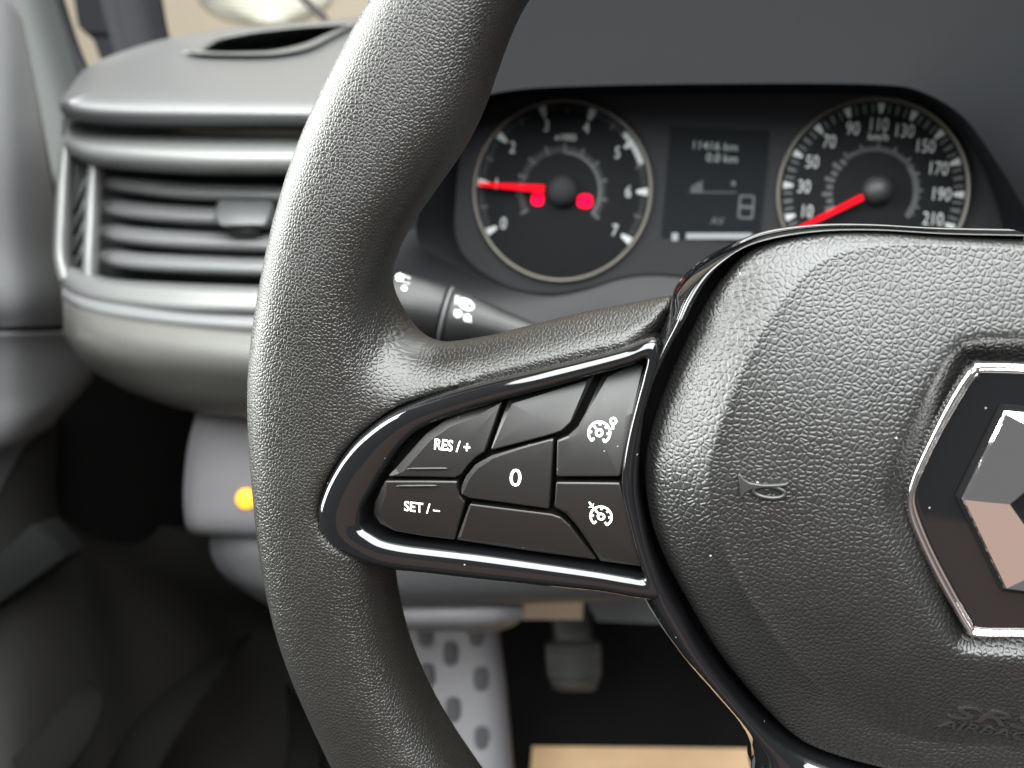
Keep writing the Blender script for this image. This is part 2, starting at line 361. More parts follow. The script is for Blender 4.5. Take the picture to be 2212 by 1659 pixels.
# lay the grain over the skin along its true surface length
gx_, gy_ = -abs(rv[:, 0]), rv[:, 1]; gt = np.arctan2(gy_, -gx_); gr = np.hypot(gx_, gy_); grc = (outer_r(gt)+inner_r(gt))/2
gR = grc+np.sign(gr-grc)*(abs(gr-grc)+(14.5-rv[:, 2])*0.8*np.clip((26-abs(gr-grc))/10, 0, 1))
att = me.attributes.new('grain', 'FLOAT_VECTOR', 'POINT')
att.data.foreach_set('vector', (np.c_[np.sign(rv[:, 0])*gR*np.cos(gt), gR*np.sin(gt), gR*0]*0.001).astype(np.float32).ravel())
rim = bpy.data.objects.new('rim', me); COL.objects.link(rim); rim.parent = WHEEL
sm = rim.modifiers.new('relax', 'SMOOTH'); sm.factor = 0.5; sm.iterations = 6
rim['label'] = 'grained dark leather rim and spokes'

# ---- piano-black trim: switch bezels and the ring round the airbag cover
TIP_X = W.loc(*c6(65, 1020), 12)[0]
def tip_lift(x):
    t = np.clip(1-(x-TIP_X)/42.0, 0, 1); return 2.2*t*t
def band(outer, inner, prof, n, hb=10.0, closed=True, mir=False, lift=False):
    o = spline(W.locs(outer, hb), n, closed); i = spline(W.locs(inner, hb), n, closed); L = []
    for t, h in prof:
        l = o*(1-t)+i*t; l[:, 2] = h+(tip_lift(l[:, 0])*min(1, h/13.0) if lift else (-5.5*np.clip((l[:, 1]-34)/22, 0, 1) if h > 5 else 0)); L.append(l)
    L = np.array(L)
    if mir: L[..., 0] *= -1
    return skin(L, closed)
prof_bez = [(-0.01, 4), (0.0, 9), (0.04, 11.0), (0.10, 12.4), (0.2, 13.3), (0.35, 13.8), (0.5, 13.95), (0.68, 13.9), (0.84, 13.6), (0.94, 12.9), (1.0, 11.2), (1.0, 6.0)]
ring_o = [(2228, 503), (2050, 499), (1900, 491), (1780, 492), (1674, 505), (1609, 526), (1531, 565), (1485, 600), (1453, 642), (1438, 690), (1414, 745), (1388, 810), (1366, 870), (1352, 955), (1348, 1024), (1351, 1076), (1366, 1163), (1380, 1232), (1382, 1300), (1412, 1359), (1468, 1434), (1538, 1512), (1599, 1584), (1625, 1650), (1640, 1760), (1800, 1850), (2000, 1880), (2228, 1890)]
ring_i = [(2228, 513), (2050, 509), (1900, 501), (1780, 503), (1680, 517), (1606, 539), (1555, 577), (1525, 612), (1500, 655), (1477, 700), (1451, 745), (1422, 805), (1400, 862), (1386, 950), (1381, 1024), (1384, 1076), (1402, 1163), (1426, 1232), (1448, 1280), (1475, 1328), (1515, 1400), (1566, 1470), (1635, 1551), (1691, 1601), (1760, 1640), (1900, 1690), (2050, 1720), (2228, 1730)]
prof_ring = [(-0.05, -8), (0.0, 1), (0.05, 5.2), (0.12, 7.2), (0.25, 9.2), (0.40, 11.2), (0.50, 12.3), (0.60, 13.1), (0.74, 13.5), (0.88, 13.2), (0.96, 12.2), (1.0, 10.2), (1.02, -4)]
bo, bi = [c6(*p[0]) for p in bez], [c6(*p[1]) for p in bez]
well = spline(W.locs(bi, 10), 200, True); well[:, 2] = 6.2
trims = []
for mir in (False, True):
    a = band(bo, bi, prof_bez, 420, mir=mir, lift=True); b = band(ring_o, ring_i, prof_ring, 320, closed=False, mir=mir)
    trims += [a, b]
wpart('gloss_trim', join(*trims), M_GLOSS)['label'] = 'glossy black spoke trim and ring round the airbag cover'
for s in (1, -1):
    q = well.copy(); q[:, 0] *= s; c = q.mean(0)
    wpart('switch_well', (np.vstack([q, c]), [(i, (i+1) % 200, 200) for i in range(200)]), M_GAP)

hb = W.locs(ring_i, -3.0); hb[0, 0] = hb[-1, 0] = 0; hb = spline(mirror(hb[:, :2]), 300, True)
wpart('hub_back', prism(hb*1.01, -8, -3.2), M_GAP, sharp=20)

# ---- buttons
def fillet(poly, r, seg=4, ref=None):
    p = np.array(poly, float); n = len(p); out = []; rp = p if ref is None else ref
    for i in range(n):
        a, b, c = p[i-1], p[i], p[(i+1) % n]; u = a-b; v = c-b; lu, lv = np.linalg.norm(u), np.linalg.norm(v)
        ra, rb, rc = rp[i-1], rp[i], rp[(i+1) % n]; ru, rv = ra-rb, rc-rb
        round_it = math.acos(np.clip(ru@rv/(np.linalg.norm(ru)*np.linalg.norm(rv)), -1, 1)) <= 2.7
        ang = math.acos(np.clip(u@v/(lu*lv), -1, 1))
        if not round_it: out.append(b); continue
        d = min(r/math.tan(max(ang, 0.2)/2), lu*0.45, lv*0.45); s, e = b+u/lu*d, b+v/lv*d
        for t in np.linspace(0, 1, seg+1): out.append((1-t)**2*s+2*t*(1-t)*b+t*t*e)
    return np.array(out)
def inset(p, d):
    a = np.roll(p, 1, 0); b = np.roll(p, -1, 0); e1 = p-a; e2 = b-p
    e1 /= np.linalg.norm(e1, axis=1)[:, None]+1e-12; e2 /= np.linalg.norm(e2, axis=1)[:, None]+1e-12
    n1 = np.c_[-e1[:, 1], e1[:, 0]]; n2 = np.c_[-e2[:, 1], e2[:, 0]]; m = n1+n2; m /= np.linalg.norm(m, axis=1)[:, None]
    k = np.clip((m*n1).sum(1), 0.5, 1); d = np.asarray(d)
    return p+m*(d/k)[:, None] if d.ndim else p+m*(d/k[:, None])
def inset_dir(p, base, extra, direc):
    a = np.roll(p, 1, 0); b = np.roll(p, -1, 0); t = b-a; t /= np.linalg.norm(t, axis=1)[:, None]; nout = np.c_[t[:, 1], -t[:, 0]]
    dv = np.array(direc, float); dv /= np.linalg.norm(dv); s = np.clip(((nout@dv)-0.55)/0.3, 0, 1); s = s*s*(3-2*s)
    return base+extra*s
POD_Y = W.loc(*c6(1300, 880), 13.0)[1]
def pod_drop(y, x=None): return -0.008*(np.asarray(y)-POD_Y)**2+0.8*tip_lift(np.asarray(x))
def button(name, pts, direc, extra, label, top=13.4, slope=0.36, mir=False):
    q = W.locs([c6(*p) for p in pts], 13.0)[:, :2]
    if ((np.roll(q, -1, 0)-q)[:, 0]*(np.roll(q, -1, 0)+q)[:, 1]).sum() > 0: q = q[::-1]     # counter-clockwise
    q = inset(q, np.full(len(q), 0.06)); d0 = inset_dir(q, 0.36, extra, direc)
    def ring_at(ins, r): return fillet(inset(q, ins), r, ref=q)
    e0 = np.zeros(len(q)); A = ring_at(e0, 0.5); Bq = ring_at(e0+0.05, 0.48); Cq = ring_at(e0+0.14, 0.42); T = ring_at(d0, 0.35)
    drop = fillet(np.c_[inset(q, d0), ], 0.35, ref=q)*0
    wd = np.linalg.norm(T-Cq, axis=1); drop = np.clip(wd, 0.1, 2.2)*slope
    cen_ = T.mean(0)
    L = [np.c_[A, np.full(len(A), 6.5)], np.c_[A, top-drop-0.22], np.c_[Bq, top-drop-0.09], np.c_[Cq, top-drop], np.c_[T, np.full(len(A), top)]]
    for k_ in (0.8, 0.6, 0.4, 0.2, 0.05): L.append(np.c_[cen_+(T-cen_)*k_, np.full(len(A), top)])
    for l in L[1:]: l[:, 2] += pod_drop(l[:, 1], l[:, 0])
    q = A
    v, f = skin(L, True)
    n = len(q); f.append(list(range(9*n, 10*n)))
    o = wpart(name, (v, f), M_BTN, sharp=9); o['label'] = label
    return o
B = {}
B['res'] = button('resume_button', [(1188, 352), (1000, 402), (840, 462), (710, 552), (610, 668), (530, 760), (480, 810), (700, 814), (905, 820), (945, 800), (985, 742), (1035, 693), (1088, 662)], (-0.8, 1), 1.55, 'curved resume button marked RES / +')
B['set'] = button('set_button', [(474, 832), (700, 834), (922, 838), (918, 880), (933, 930), (966, 972), (890, 1224), (700, 1200), (520, 1165), (425, 1118), (390, 1050), (400, 980), (440, 890)], (-1, -0.25), 1.5, 'rounded set button marked SET / -')
B['top'] = button('blank_button', [(1216, 346), (1768, 192), (1622, 488), (1565, 540), (1500, 562), (1300, 612), (1116, 658)], (-0.1, 1), 0.9, 'blank button above the zero button')
B['mid'] = button('zero_button', [(1515, 578), (1300, 632), (1130, 682), (1025, 740), (970, 808), (938, 880), (940, 925), (992, 950), (1180, 974), (1490, 1018), (1505, 800)], (-1, 0.3), 0.7, 'centre button marked 0')
B['bot'] = button('blank_button', [(994, 982), (1500, 1045), (1560, 1066), (1620, 1122), (1700, 1236), (1788, 1360), (1340, 1296), (892, 1228)], (0.1, -1), 0.8, 'blank button below the zero button')
B['lim'] = button('speed_limiter_button', [(1808, 192), (2083, 100), (2010, 440), (1930, 816), (1700, 816), (1532, 816), (1532, 592), (1600, 566), (1660, 512), (1704, 430)], (-0.2, 1), 1.0, 'speed limiter button with dial symbol')
B['cru'] = button('cruise_control_button', [(1532, 845), (1700, 846), (1929, 849), (1962, 965), (2078, 1398), (1802, 1364), (1665, 1132), (1592, 1050), (1520, 1004), (1526, 920)], (0.1, -1), 0.8, 'cruise control button with dial and arrow symbol')
def wl(p, h=13.5): return W.loc(*c6(*p), h)
HT = 13.43
def lettering(s, p, cap_px, btn, bold=0.03, spacing=1.0, wide=None):
    v, f = text_mesh(s, cap_px*0.3465/9.3/0.70, bold, 0.0, spacing=spacing); c = wl(p)
    v[:, 0] -= (v[:, 0].max()+v[:, 0].min())/2; v[:, 1] -= (v[:, 1].max()+v[:, 1].min())/2
    if wide: v[:, 0] *= wide*0.3465/9.3/(np.ptp(v[:, 0]))
    v[:, 0] += c[0]; v[:, 1] += c[1]; v[:, 2] = HT+pod_drop(v[:, 1], v[:, 0])
    o = wpart('lettering', (v, f), M_WHITE, B[btn], smooth=False)
    return o
lettering('RES / +', (881, 626), 66, 'res', 0.075, wide=226)
lettering('SET / –', (693, 1012), 66, 'set', 0.075, wide=232)
lettering('0', (1278, 822), 108, 'mid', 0.045, wide=72)
def cruise_icon(c, r, btn, arrow):
    c = wl(c); s = r*0.3465/9.3; k = 0.19*s; parts = []
    h0, h1 = HT-0.25, HT
    parts.append(arc_band(c, s-k, s, -52, 232, h0, h1, 40))
    parts.append(arc_band(c, 0.16*s, 0.36*s, 0, 360, h0+0.002, h1+0.002, 25))
    def pt(a, q): return (c[0]+q*s*math.cos(math.radians(a)), c[1]+q*s*math.sin(math.radians(a)))
    parts.append(bar(pt(135, 0.32), pt(135, 0.9), k, h0+0.004, h1+0.004))
    for a in (0, 90, 180, 45): parts.append(bar(pt(a, 0.62), pt(a, 0.86), k, h0+0.006, h1+0.006))
    for a in (-52, 232):
        e = pt(a, 0.93); q = pt(a, 0.60); parts.append(bar(e, q, k, h0+0.006, h1+0.006))
    if arrow:
        parts.append(bar(pt(135, 1.22), pt(133, 1.62), 0.16*s, h0, h1)); parts.append(prism([pt(135, 1.06), pt(121, 1.34), pt(149, 1.34)], h0+0.003, h1+0.003))
    else:
        m = (c[0]+1.07*s, c[1]+1.08*s); parts.append(arc_band(m, 0.13*s, 0.33*s, 0, 360, h0, h1, 25)); parts.append(bar((m[0], m[1]-0.28*s), (m[0]+0.03*s, m[1]-0.68*s), k*1.1, h0+0.003, h1+0.003))
    v, f = join(*parts); v[:, 2] += pod_drop(v[:, 1], v[:, 0])
    wpart('dial_symbol', (v, f), M_WHITE, B[btn], smooth=False)
cruise_icon((1795, 553), 71, 'lim', False)
cruise_icon((1811, 1066), 71, 'cru', True)
for b, (x0, x1, y) in (('res', (600, 862, 764)), ('set', (536, 797, 871))):
    a, e = wl((x0, y)), wl((x1, y)); path = np.linspace(a, e, 12); path[:, 2] = 13.42+pod_drop(path[:, 1], path[:, 0])
    rr = np.array([0.12, 0.3]+[0.36]*8+[0.3, 0.12])
    wpart('raised_bar', tube(path, rr, rr*1.0, (0, 1, 0), 10), M_BTN, B[b])

# ---- airbag cover
CC = np.array([0.0, 0.0])
def half(pts, h): return [tuple(q) for q in W.locs(pts, h)[:, :2]]
def closed_half(pts, h, n=0):
    q = np.array(half(pts, h)); q[0, 0] = 0; q[-1, 0] = 0
    full = mirror(q); return spline(full, n, True) if n else full
pad_px = [(2228, 515), (2050, 511), (1900, 503), (1790, 506), (1690, 524), (1620, 555), (1575, 600), (1533, 660), (1490, 740), (1450, 830), (1418, 915), (1402, 985), (1400, 1040), (1408, 1110), (1437, 1198), (1496, 1309), (1552, 1404), (1607, 1476), (1663, 1540), (1719, 1594), (1780, 1628), (1900, 1665), (2050, 1695), (2228, 1705)]
ridge_px = [(2228, 541), (2080, 536), (1932, 534), (1830, 546), (1760, 575), (1682, 666), (1630, 741), (1588, 835), (1542, 957), (1530, 1045), (1539, 1098), (1556, 1168), (1595, 1255), (1640, 1325), (1682, 1393), (1735, 1463), (1788, 1522), (1850, 1575), (1950, 1620), (2080, 1645), (2228, 1650)]
def c4(x, y): return (1820.3+x*0.4042, 747.3+y*0.4042)
hex_out = [c4(*p) for p in [(1010, 88), (760, 90), (700, 108), (648, 160), (545, 330), (430, 560), (362, 715), (342, 830), (358, 930), (420, 1075), (500, 1240), (590, 1400), (655, 1510), (712, 1552), (1010, 1558)]]
hex_in = [c4(*p) for p in [(1010, 134), (790, 134), (730, 155), (650, 262), (505, 515), (412, 720), (390, 800), (402, 885), (480, 1080), (600, 1310), (690, 1470), (735, 1514), (1010, 1522)]]
N_TH = 900; th = np.linspace(0, 2*math.pi, N_TH, endpoint=False)
r_pad = polar(closed_half(pad_px, 10, 400), CC, th)+0.7
r_rid = polar(closed_half(ridge_px, 17, 400), CC, th)
r_em = polar(closed_half(hex_out, 16.5, 300), CC, th)
r_rec = np.minimum(r_em+5.2, r_rid-3)
k = 25; ker = np.hanning(k); ker /= ker.sum()
k = 41; ker = np.hanning(k); ker /= ker.sum()
def ring_smooth(r): return np.convolve(np.r_[r[-k:], r, r[:k]], ker, 'same')[k:-k]
r_rec = ring_smooth(r_rec); r_rid = ring_smooth(r_rid); r_pad = np.convolve(np.r_[r_pad[-9:], r_pad, r_pad[:9]], np.hanning(9)/np.hanning(9).sum(), 'same')[9:-9]
up = np.sin(th)
def dome_h(y): return 20.0-np.where(y > 0, 0.0034, 0.0033)*y*y
h_rid = dome_h(r_rid*up)
h_rec = dome_h(r_rec*up)-1.2
h_edge = 10.2-4.4*np.clip(up, 0, 1)**1.5-2.0*np.clip(-up, 0, 1)**2
def pl(r, h): return np.c_[r*np.cos(th), r*np.sin(th), np.broadcast_to(h, th.shape)]
L = [pl(r_pad, -3), pl(r_pad, h_edge-2.6), pl(r_pad-0.15, h_edge-1.0), pl(r_pad-0.9, h_edge+0.1)]
for t in np.linspace(0.1, 0.98, 12):
    e = t**0.92; L.append(pl((r_pad-0.9)*(1-t)+r_rid*t, (h_edge+0.3)*(1-e)+h_rid*e+1.0*t*(1-t)))
L.append(pl(r_rid*0.997, h_rid+0.06))
for t in np.linspace(0.02, 0.94, 16):
    e = t*t*(3-2*t)*0.5+t*0.5
    rq = r_rid*(1-t)+r_rec*t; L.append(pl(rq, dome_h(rq*up)-1.2*t-4.0*t*(1-t)**3*np.clip(1-up*up, 0, 1)))
for t, d in ((0.0, 0.2), (0.12, 0.45), (0.3, 1.1), (0.5, 1.9), (0.7, 2.6), (0.88, 3.1), (1.0, 3.4), (1.15, 3.6)):
    L.append(pl(r_rec*(1-t)+(r_em)*t, h_rec-d))
PAD = wpart('airbag_cover', skin(L, True), M_PAD, sharp=60)
PAD['label'] = 'pebble-grained black airbag cover with a soft ridge'
def pad_h(x, y):
    t = math.atan2(y, x) % (2*math.pi); i = int(t/(2*math.pi)*N_TH) % N_TH; r = math.hypot(x, y)
    f = float(np.clip((r_rid[i]-r)/(r_rid[i]-r_rec[i]), 0, 1))
    return float(dome_h(y))-1.2*f-4.0*f*(1-f)**3*(1-up[i]**2)
# horn symbol pressed out of the skin
def c7(x, y): return ((1500+x/2.734)/1.0438, (780+y/2.734)/1.0438)
def h7(x, y, h=18.0): return W.loc(*c7(x, y), h)[:2]
horn = [h7(*p) for p in [(446, 772), (462, 772), (480, 800), (520, 826), (600, 838), (690, 836), (735, 830), (757, 822), (752, 850), (690, 856), (600, 858), (530, 868), (490, 890), (474, 918), (462, 920), (458, 850)]]
hc = h7(640, 886); hh = pad_h(*hc)
v, f = prism(horn, -0.9, 1.1); v[:, 2] += np.array([pad_h(*p[:2]) for p in v])
a = np.linspace(0, 2*math.pi, 40, endpoint=False); ell = np.array([h7(638, 886)+np.array([np.cos(q)*88/2.734/1.0438/9.5, np.sin(q)*34/2.734/1.0438/9.5]) for q in a])
ring = tube(np.c_[np.vstack([ell, ell[:1]]), np.array([pad_h(*p) for p in np.vstack([ell, ell[:1]])])+0.6], 0.45, 0.5, (0, 0, 1), 8, False)
hs = wpart('horn_symbol', join((v, f), ring), M_MARK, PAD, sharp=50)
bv = hs.modifiers.new('soft_edge', 'BEVEL'); bv.width = 0.00024; bv.segments = 3; bv.limit_method = 'ANGLE'; bv.angle_limit = math.radians(60)
def c8(x, y): return ((1500+x/2.734)/1.0438, (1132+y/2.734)/1.0438)
for s, p, hpx, wd in (('SRS', (2062, 1378), 96, 495), ('AIRBAG', (2000, 1468), 54, 490)):
    v, f = text_mesh(s, 10, 0.0, 0.32, 0.5)
    q = W.loc(*c8(*p), 16); v[:, 0] -= (v[:, 0].max()+v[:, 0].min())/2; v[:, 1] -= (v[:, 1].max()+v[:, 1].min())/2
    sc = 1/2.734/1.0438/9.0; v[:, 0] *= wd*sc/np.ptp(v[:, 0]); v[:, 1] *= hpx*sc/np.ptp(v[:, 1])
    v[:, 0] += q[0]; v[:, 1] += q[1]
    v[:, 2] = np.where(v[:, 2] > 0, 0.6, -0.6)+np.array([pad_h(x, y) for x, y in v[:, :2]])
    wpart('embossed_lettering', (v, f), M_MARK, PAD, smooth=False)['label'] = 'raised %s lettering' % s

# ---- emblem
r_o = polar(closed_half(hex_out, 16.5, 300), CC, th)+0.2; r_i = polar(closed_half(hex_in, 16.5, 300), CC, th)
zc = 15.2
plate = skin([pl(r_i+0.4, zc+0.2), pl(r_i-0.1, zc+0.9), pl(r_i-0.4, zc+1.0), pl(r_i-0.8, zc+1.0), pl(r_i*0.6, zc+1.0), pl(r_i*0.3, zc+1.0), pl(r_i*0.02, zc+1.0)], True, False, True)
EMB = wpart('emblem', plate, M_GLOSS); EMB['label'] = 'six-sided black emblem plate with chrome surround and diamond'
prof = [(-0.02, -1.0), (0.0, 0.6), (0.12, 1.6), (0.32, 2.2), (0.55, 2.15), (0.72, 1.6), (0.76, 1.2), (0.80, 1.5), (0.92, 1.45), (1.0, 0.9), (1.03, 0.2)]
wpart('chrome_surround', skin([pl(r_o*(1-t)+r_i*t, zc+h) for t, h in prof], True), M_CHROME, EMB)
def d4(x, y): return W.loc(*c4(x, y), 18.5)[:2]
cen = d4(1010, 828); lf = d4(640, 822); tl = d4(872, 352); bl = d4(872, 1308); cx = 0.0
def sym(lf, tl, bl): return [np.array(lf), np.array(tl), np.array([-tl[0], tl[1]]), np.array([-lf[0], lf[1]]), np.array([-bl[0], bl[1]]), np.array(bl)]
ho = sym(lf, tl, bl); ih = d4(889, 838); tp = d4(1010, 535); bt = d4(1010, 1140)
hi_ = [np.array(ih), np.array([-0.35, tp[1]]), np.array([0.35, tp[1]]), np.array([-ih[0], ih[1]]), np.array([0.35, bt[1]]), np.array([-0.35, bt[1]])]
ho2 = [p*0.975 for p in ho]; hi2 = [p*1.03 for p in hi_]
z6 = lambda P6, z: np.c_[np.array(P6), np.full(6, z)]
dl = [z6(ho, zc+1.0), z6(ho, zc+2.5), z6(ho2, zc+2.9)]+[z6([p*(1-t)+q*t for p, q in zip(ho2, hi2)], zc+2.9+1.9*t+0.75*t*(1-t)) for t in np.linspace(0.1, 1, 9)]+[z6(hi_, zc+4.5), z6(hi_, zc+1.0)]
fv, ff = [], []
for k_ in range(6):
    j_ = (k_+1) % 6; n0 = len(fv)
    for l in dl: fv += [l[k_], l[j_]]
    ff += [(n0+2*m, n0+2*m+1, n0+2*m+3, n0+2*m+2) for m in range(len(dl)-1)]
wpart('chrome_diamond', (fv, ff), M_CHROMEW, EMB, sharp=22)
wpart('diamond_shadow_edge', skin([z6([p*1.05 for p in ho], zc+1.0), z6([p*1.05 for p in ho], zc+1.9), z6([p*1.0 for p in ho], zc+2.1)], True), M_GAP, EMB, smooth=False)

# ================================================================== STEERING COLUMN AND STALK
COLU = empty('steering_column', W.M, 'dark grey steering column shroud behind the steering wheel', 'steering column')
a = np.linspace(0, 2*math.pi, 32, endpoint=False)
def rr_(rx, ry, h, cy=0): return np.c_[rx*np.sign(np.cos(a))*abs(np.cos(a))**0.7, cy+ry*np.sign(np.sin(a))*abs(np.sin(a))**0.7, np.full(32, h)]
wpart('shroud', skin([rr_(20, 20, -2), rr_(34, 30, -10, -8), rr_(40, 32, -30, -14), rr_(44, 34, -120, -26), rr_(48, 36, -215, -40)], True, True, True), M_DASH, COLU)

# ================================================================== THINGS BEHIND THE WHEEL (world coordinates)
ORG = {}
def thing(name, base, label, cat, group=None):
    o = empty(name, shift(base), label, cat, group); ORG[o.name] = np.asarray(base, float); return o
def part(name, vf, m, root, parent=None, **k):
    o = mesh_obj(name, np.asarray(vf[0])-ORG[root.name], vf[1], m, None, **k); o.parent = parent or root; return o
def solo(name, vf, m, label, cat, group=None, kind=None, **k):
    return tag(mesh_obj(name, vf[0], vf[1], m, None, **k), label, cat, group, kind)

# ---- indicator stalk
ST0, ST1, STZ, STR = np.array([843.0, 652.0]), np.array([957.0, 682.0]), 400.0, 67.0
sdir = (ST1-ST0)/np.linalg.norm(ST1-ST0); snrm = np.array([-sdir[1], sdir[0]])
STK = thing('indicator_stalk', P(1250, 760, 420), 'black light stalk with white lamp symbols between rim and spoke', 'stalk')
def sp(s, Z=STZ): q = ST0+sdir*s; return P(q[0], q[1], Z)
rk = STR*STZ/FPX*0.001
side = Uv
part('knob', tube([sp(-4), sp(-2), sp(1), sp(4), sp(60), sp(112), sp(116), sp(118)], np.array([0.6, 0.9, 0.97, 1, 1, 1, 0.97, 0.9])*rk, np.array([0.6, 0.9, 0.97, 1, 1, 1, 0.97, 0.9])*rk, side, 40), M_STALK, STK)
part('collar', tube([sp(119), sp(121), sp(125), sp(128)], np.array([0.9, 0.985, 0.985, 0.9])*rk, np.array([0.9, 0.985, 0.985, 0.9])*rk, side, 40), M_DASH, STK)
arm_s = [129, 133, 180, 240, 300, 420, 560]; arm_r = np.array([0.88, 0.93, 0.86, 0.70, 0.56, 0.46, 0.42])*rk
arm_o = part('arm', tube([sp(s) for s in arm_s], arm_r, arm_r, side, 40), M_STALK, STK)
def on_stalk(px, py, rfun, lift=0.25):
    """where the line of sight meets the round stalk, lifted a little off its skin"""
    A = sp(0); ax = sp(100)-A; ax /= np.linalg.norm(ax); d = ray(px, py); d = d/np.linalg.norm(d)
    q = np.array([px, py])-ST0; R = rk*rfun(float(q@sdir))
    o = CAM-A; dp = d-ax*(d@ax); op = o-ax*(o@ax); B_ = dp@op; A_ = dp@dp; C_ = op@op-R*R
    t = (-B_-math.sqrt(max(B_*B_-A_*C_, 0)))/A_
    return CAM+d*(t-lift*0.001)
def stalk_mark(polys, rfun):
    parts = []
    for pts in polys:
        n = len(pts); v = [on_stalk(p[0], p[1], rfun, 0.3) for p in pts]+[on_stalk(p[0], p[1], rfun, -0.3) for p in pts]
        parts.append((v, [list(range(n)), list(range(n, 2*n))]+[[i, (i+1) % n, n+(i+1) % n, n+i] for i in range(n)]))
    return join(*parts)
def stk(x, y): return (814.3+x*0.13, 555.7+y*0.13)
def ringpoly(c, r0, r1, n=14):
    out = []
    for i in range(n):
        t0, t1 = 2*math.pi*i/n, 2*math.pi*(i+1)/n
        out.append([stk(c[0]+r*math.cos(t), c[1]+r*math.sin(t)) for r, t in ((r0, t0), (r1, t0), (r1, t1), (r0, t1))])
    return out
def barpoly(p, q, wd):
    p = np.array(p, float); q = np.array(q, float); d = (q-p)/np.linalg.norm(q-p); m = np.array([-d[1], d[0]])*wd/2
    return [stk(*(p-m)), stk(*(q-m)), stk(*(q+m)), stk(*(p+m))]
rknob = lambda s: 1.0
rarm = lambda s: float(np.interp(s, arm_s, arm_r/rk))
part('fog_lamp_symbol', stalk_mark(ringpoly((375, 335), 35, 62)+[barpoly((450, 300), (440, 420), 26), barpoly((500, 310), (490, 440), 26), barpoly((535, 330), (530, 450), 22)]+ringpoly((455, 520), 0.5, 42), rknob), M_WHITE, STK)
part('head_lamp_symbol', stalk_mark([barpoly((1290, 640+20*k), (1370, 660+20*k), 11) for k in range(0, 8, 2)]+[barpoly((1400, 690), (1390, 810), 20), barpoly((1400, 690), (1520, 715), 20), barpoly((1390, 810), (1510, 880), 20), barpoly((1520, 715), (1600, 790), 20), barpoly((1600, 790), (1600, 860), 20), barpoly((1600, 860), (1510, 880), 20), barpoly((1440, 740), (1500, 850), 50)]
     + ringpoly((1345, 940), 25, 60)+ringpoly((1500, 1010), 25, 60)+[barpoly((1290, 880), (1320, 900), 20), barpoly((1540, 1060), (1570, 1080), 20)], rarm), M_WHITE, STK, arm_o)

# ---- instrument cluster
K = Frame(0.16, -0.10, 500.0, (1560, 400))
CL = empty('instrument_cluster', K.M, 'dark instrument cluster with two round dials and a screen under a slate visor', 'dashboard dials')
def kpart(name, vf, m, parent=None, **k):
    o = mesh_obj(name, vf[0], vf[1], m, None, scale=0.001, **k); o.parent = parent or CL; return o
plate_px = [(985, 420), (1000, 320), (1045, 245), (1120, 212), (1300, 204), (1600, 200), (1880, 202), (1975, 216), (2050, 258), (2105, 330), (2145, 420), (2165, 520), (2120, 640), (1800, 660), (1600, 612), (1450, 592), (1350, 596), (1260, 622), (1180, 632), (1100, 618), (1020, 570), (985, 510)]
lip_px = [(915, 420, 30), (950, 300, 34), (1010, 225, 38), (1110, 196, 40), (1300, 186, 42), (1600, 182, 42), (1890, 184, 42), (1990, 200, 40), (2080, 255, 38), (2150, 350, 34), (2215, 460, 28), (2260, 560, 22), (2230, 700, 16), (1820, 700, 14), (1600, 624, 14), (1440, 598, 14), (1345, 604, 16), (1260, 630, 18), (1180, 641, 20), (1090, 622, 22), (985, 574, 26), (905, 520, 28)]
out_kx = [(760, 420, -30), (800, 250, -60), (860, 60, -160), (920, -150, -230), (1300, -200, -240), (1600, -210, -240), (1950, -210, -240), (2350, -200, -230), (2700, -40, -150), (2800, 200, -40), (2850, 450, 0), (2850, 700, 20), (2700, 900, 40), (1900, 900, 40), (1620, 860, 46), (1450, 820, 46), (1340, 800, 46), (1250, 790, 44), (1150, 780, 40), (1000, 770, 30), (860, 720, 10), (770, 600, -10)]
def kcurve(pts, n=260):
    s = spline(np.array([(p[0], p[1], p[2] if len(p) > 2 else 0) for p in pts], float), n, True)
    return np.array([K.loc(x, y, h) for x, y, h in s])
c0, c1, c2 = kcurve(plate_px), kcurve(lip_px), kcurve(out_kx)
cc = c0.mean(0)
kpart('face_plate', (np.vstack([c0, c0*0.5+cc*0.5, [cc]]), [(i, (i+1) % 260, 260+(i+1) % 260, 260+i) for i in range(260)]+[(260+i, 260+(i+1) % 260, 520) for i in range(260)]), M_FACE, smooth=False)
Lv = [c0-[0, 0, 0.5], c0*0.5+c1*0.5+[0, 0, 3], c1*0.97+c0*0.03, c1+[0, 0, 1.5], c1*0.97+c2*0.03+[0, 0, 1.2], c1*0.9+c2*0.1, c1*0.72+c2*0.28, c1*0.35+c2*0.65, c2]
def open_skin(loops, idx): return skin(np.array(loops)[:, idx], False)
kpart('visor', join(skin(Lv[:4], True), open_skin(Lv[3:], list(range(252, 260))+list(range(0, 144)))), M_HOOD)
kpart('lower_surround', open_skin(Lv[3:], list(range(143, 253))), M_SURR)
rvx = K.loc(1560, 400)
def kpx(px): return px/ (np.linalg.norm(K.loc(1660, 400)-K.loc(1560, 400))**-1*100)
KS = np.linalg.norm(K.loc(1660, 400)-K.loc(1560, 400))/100.0
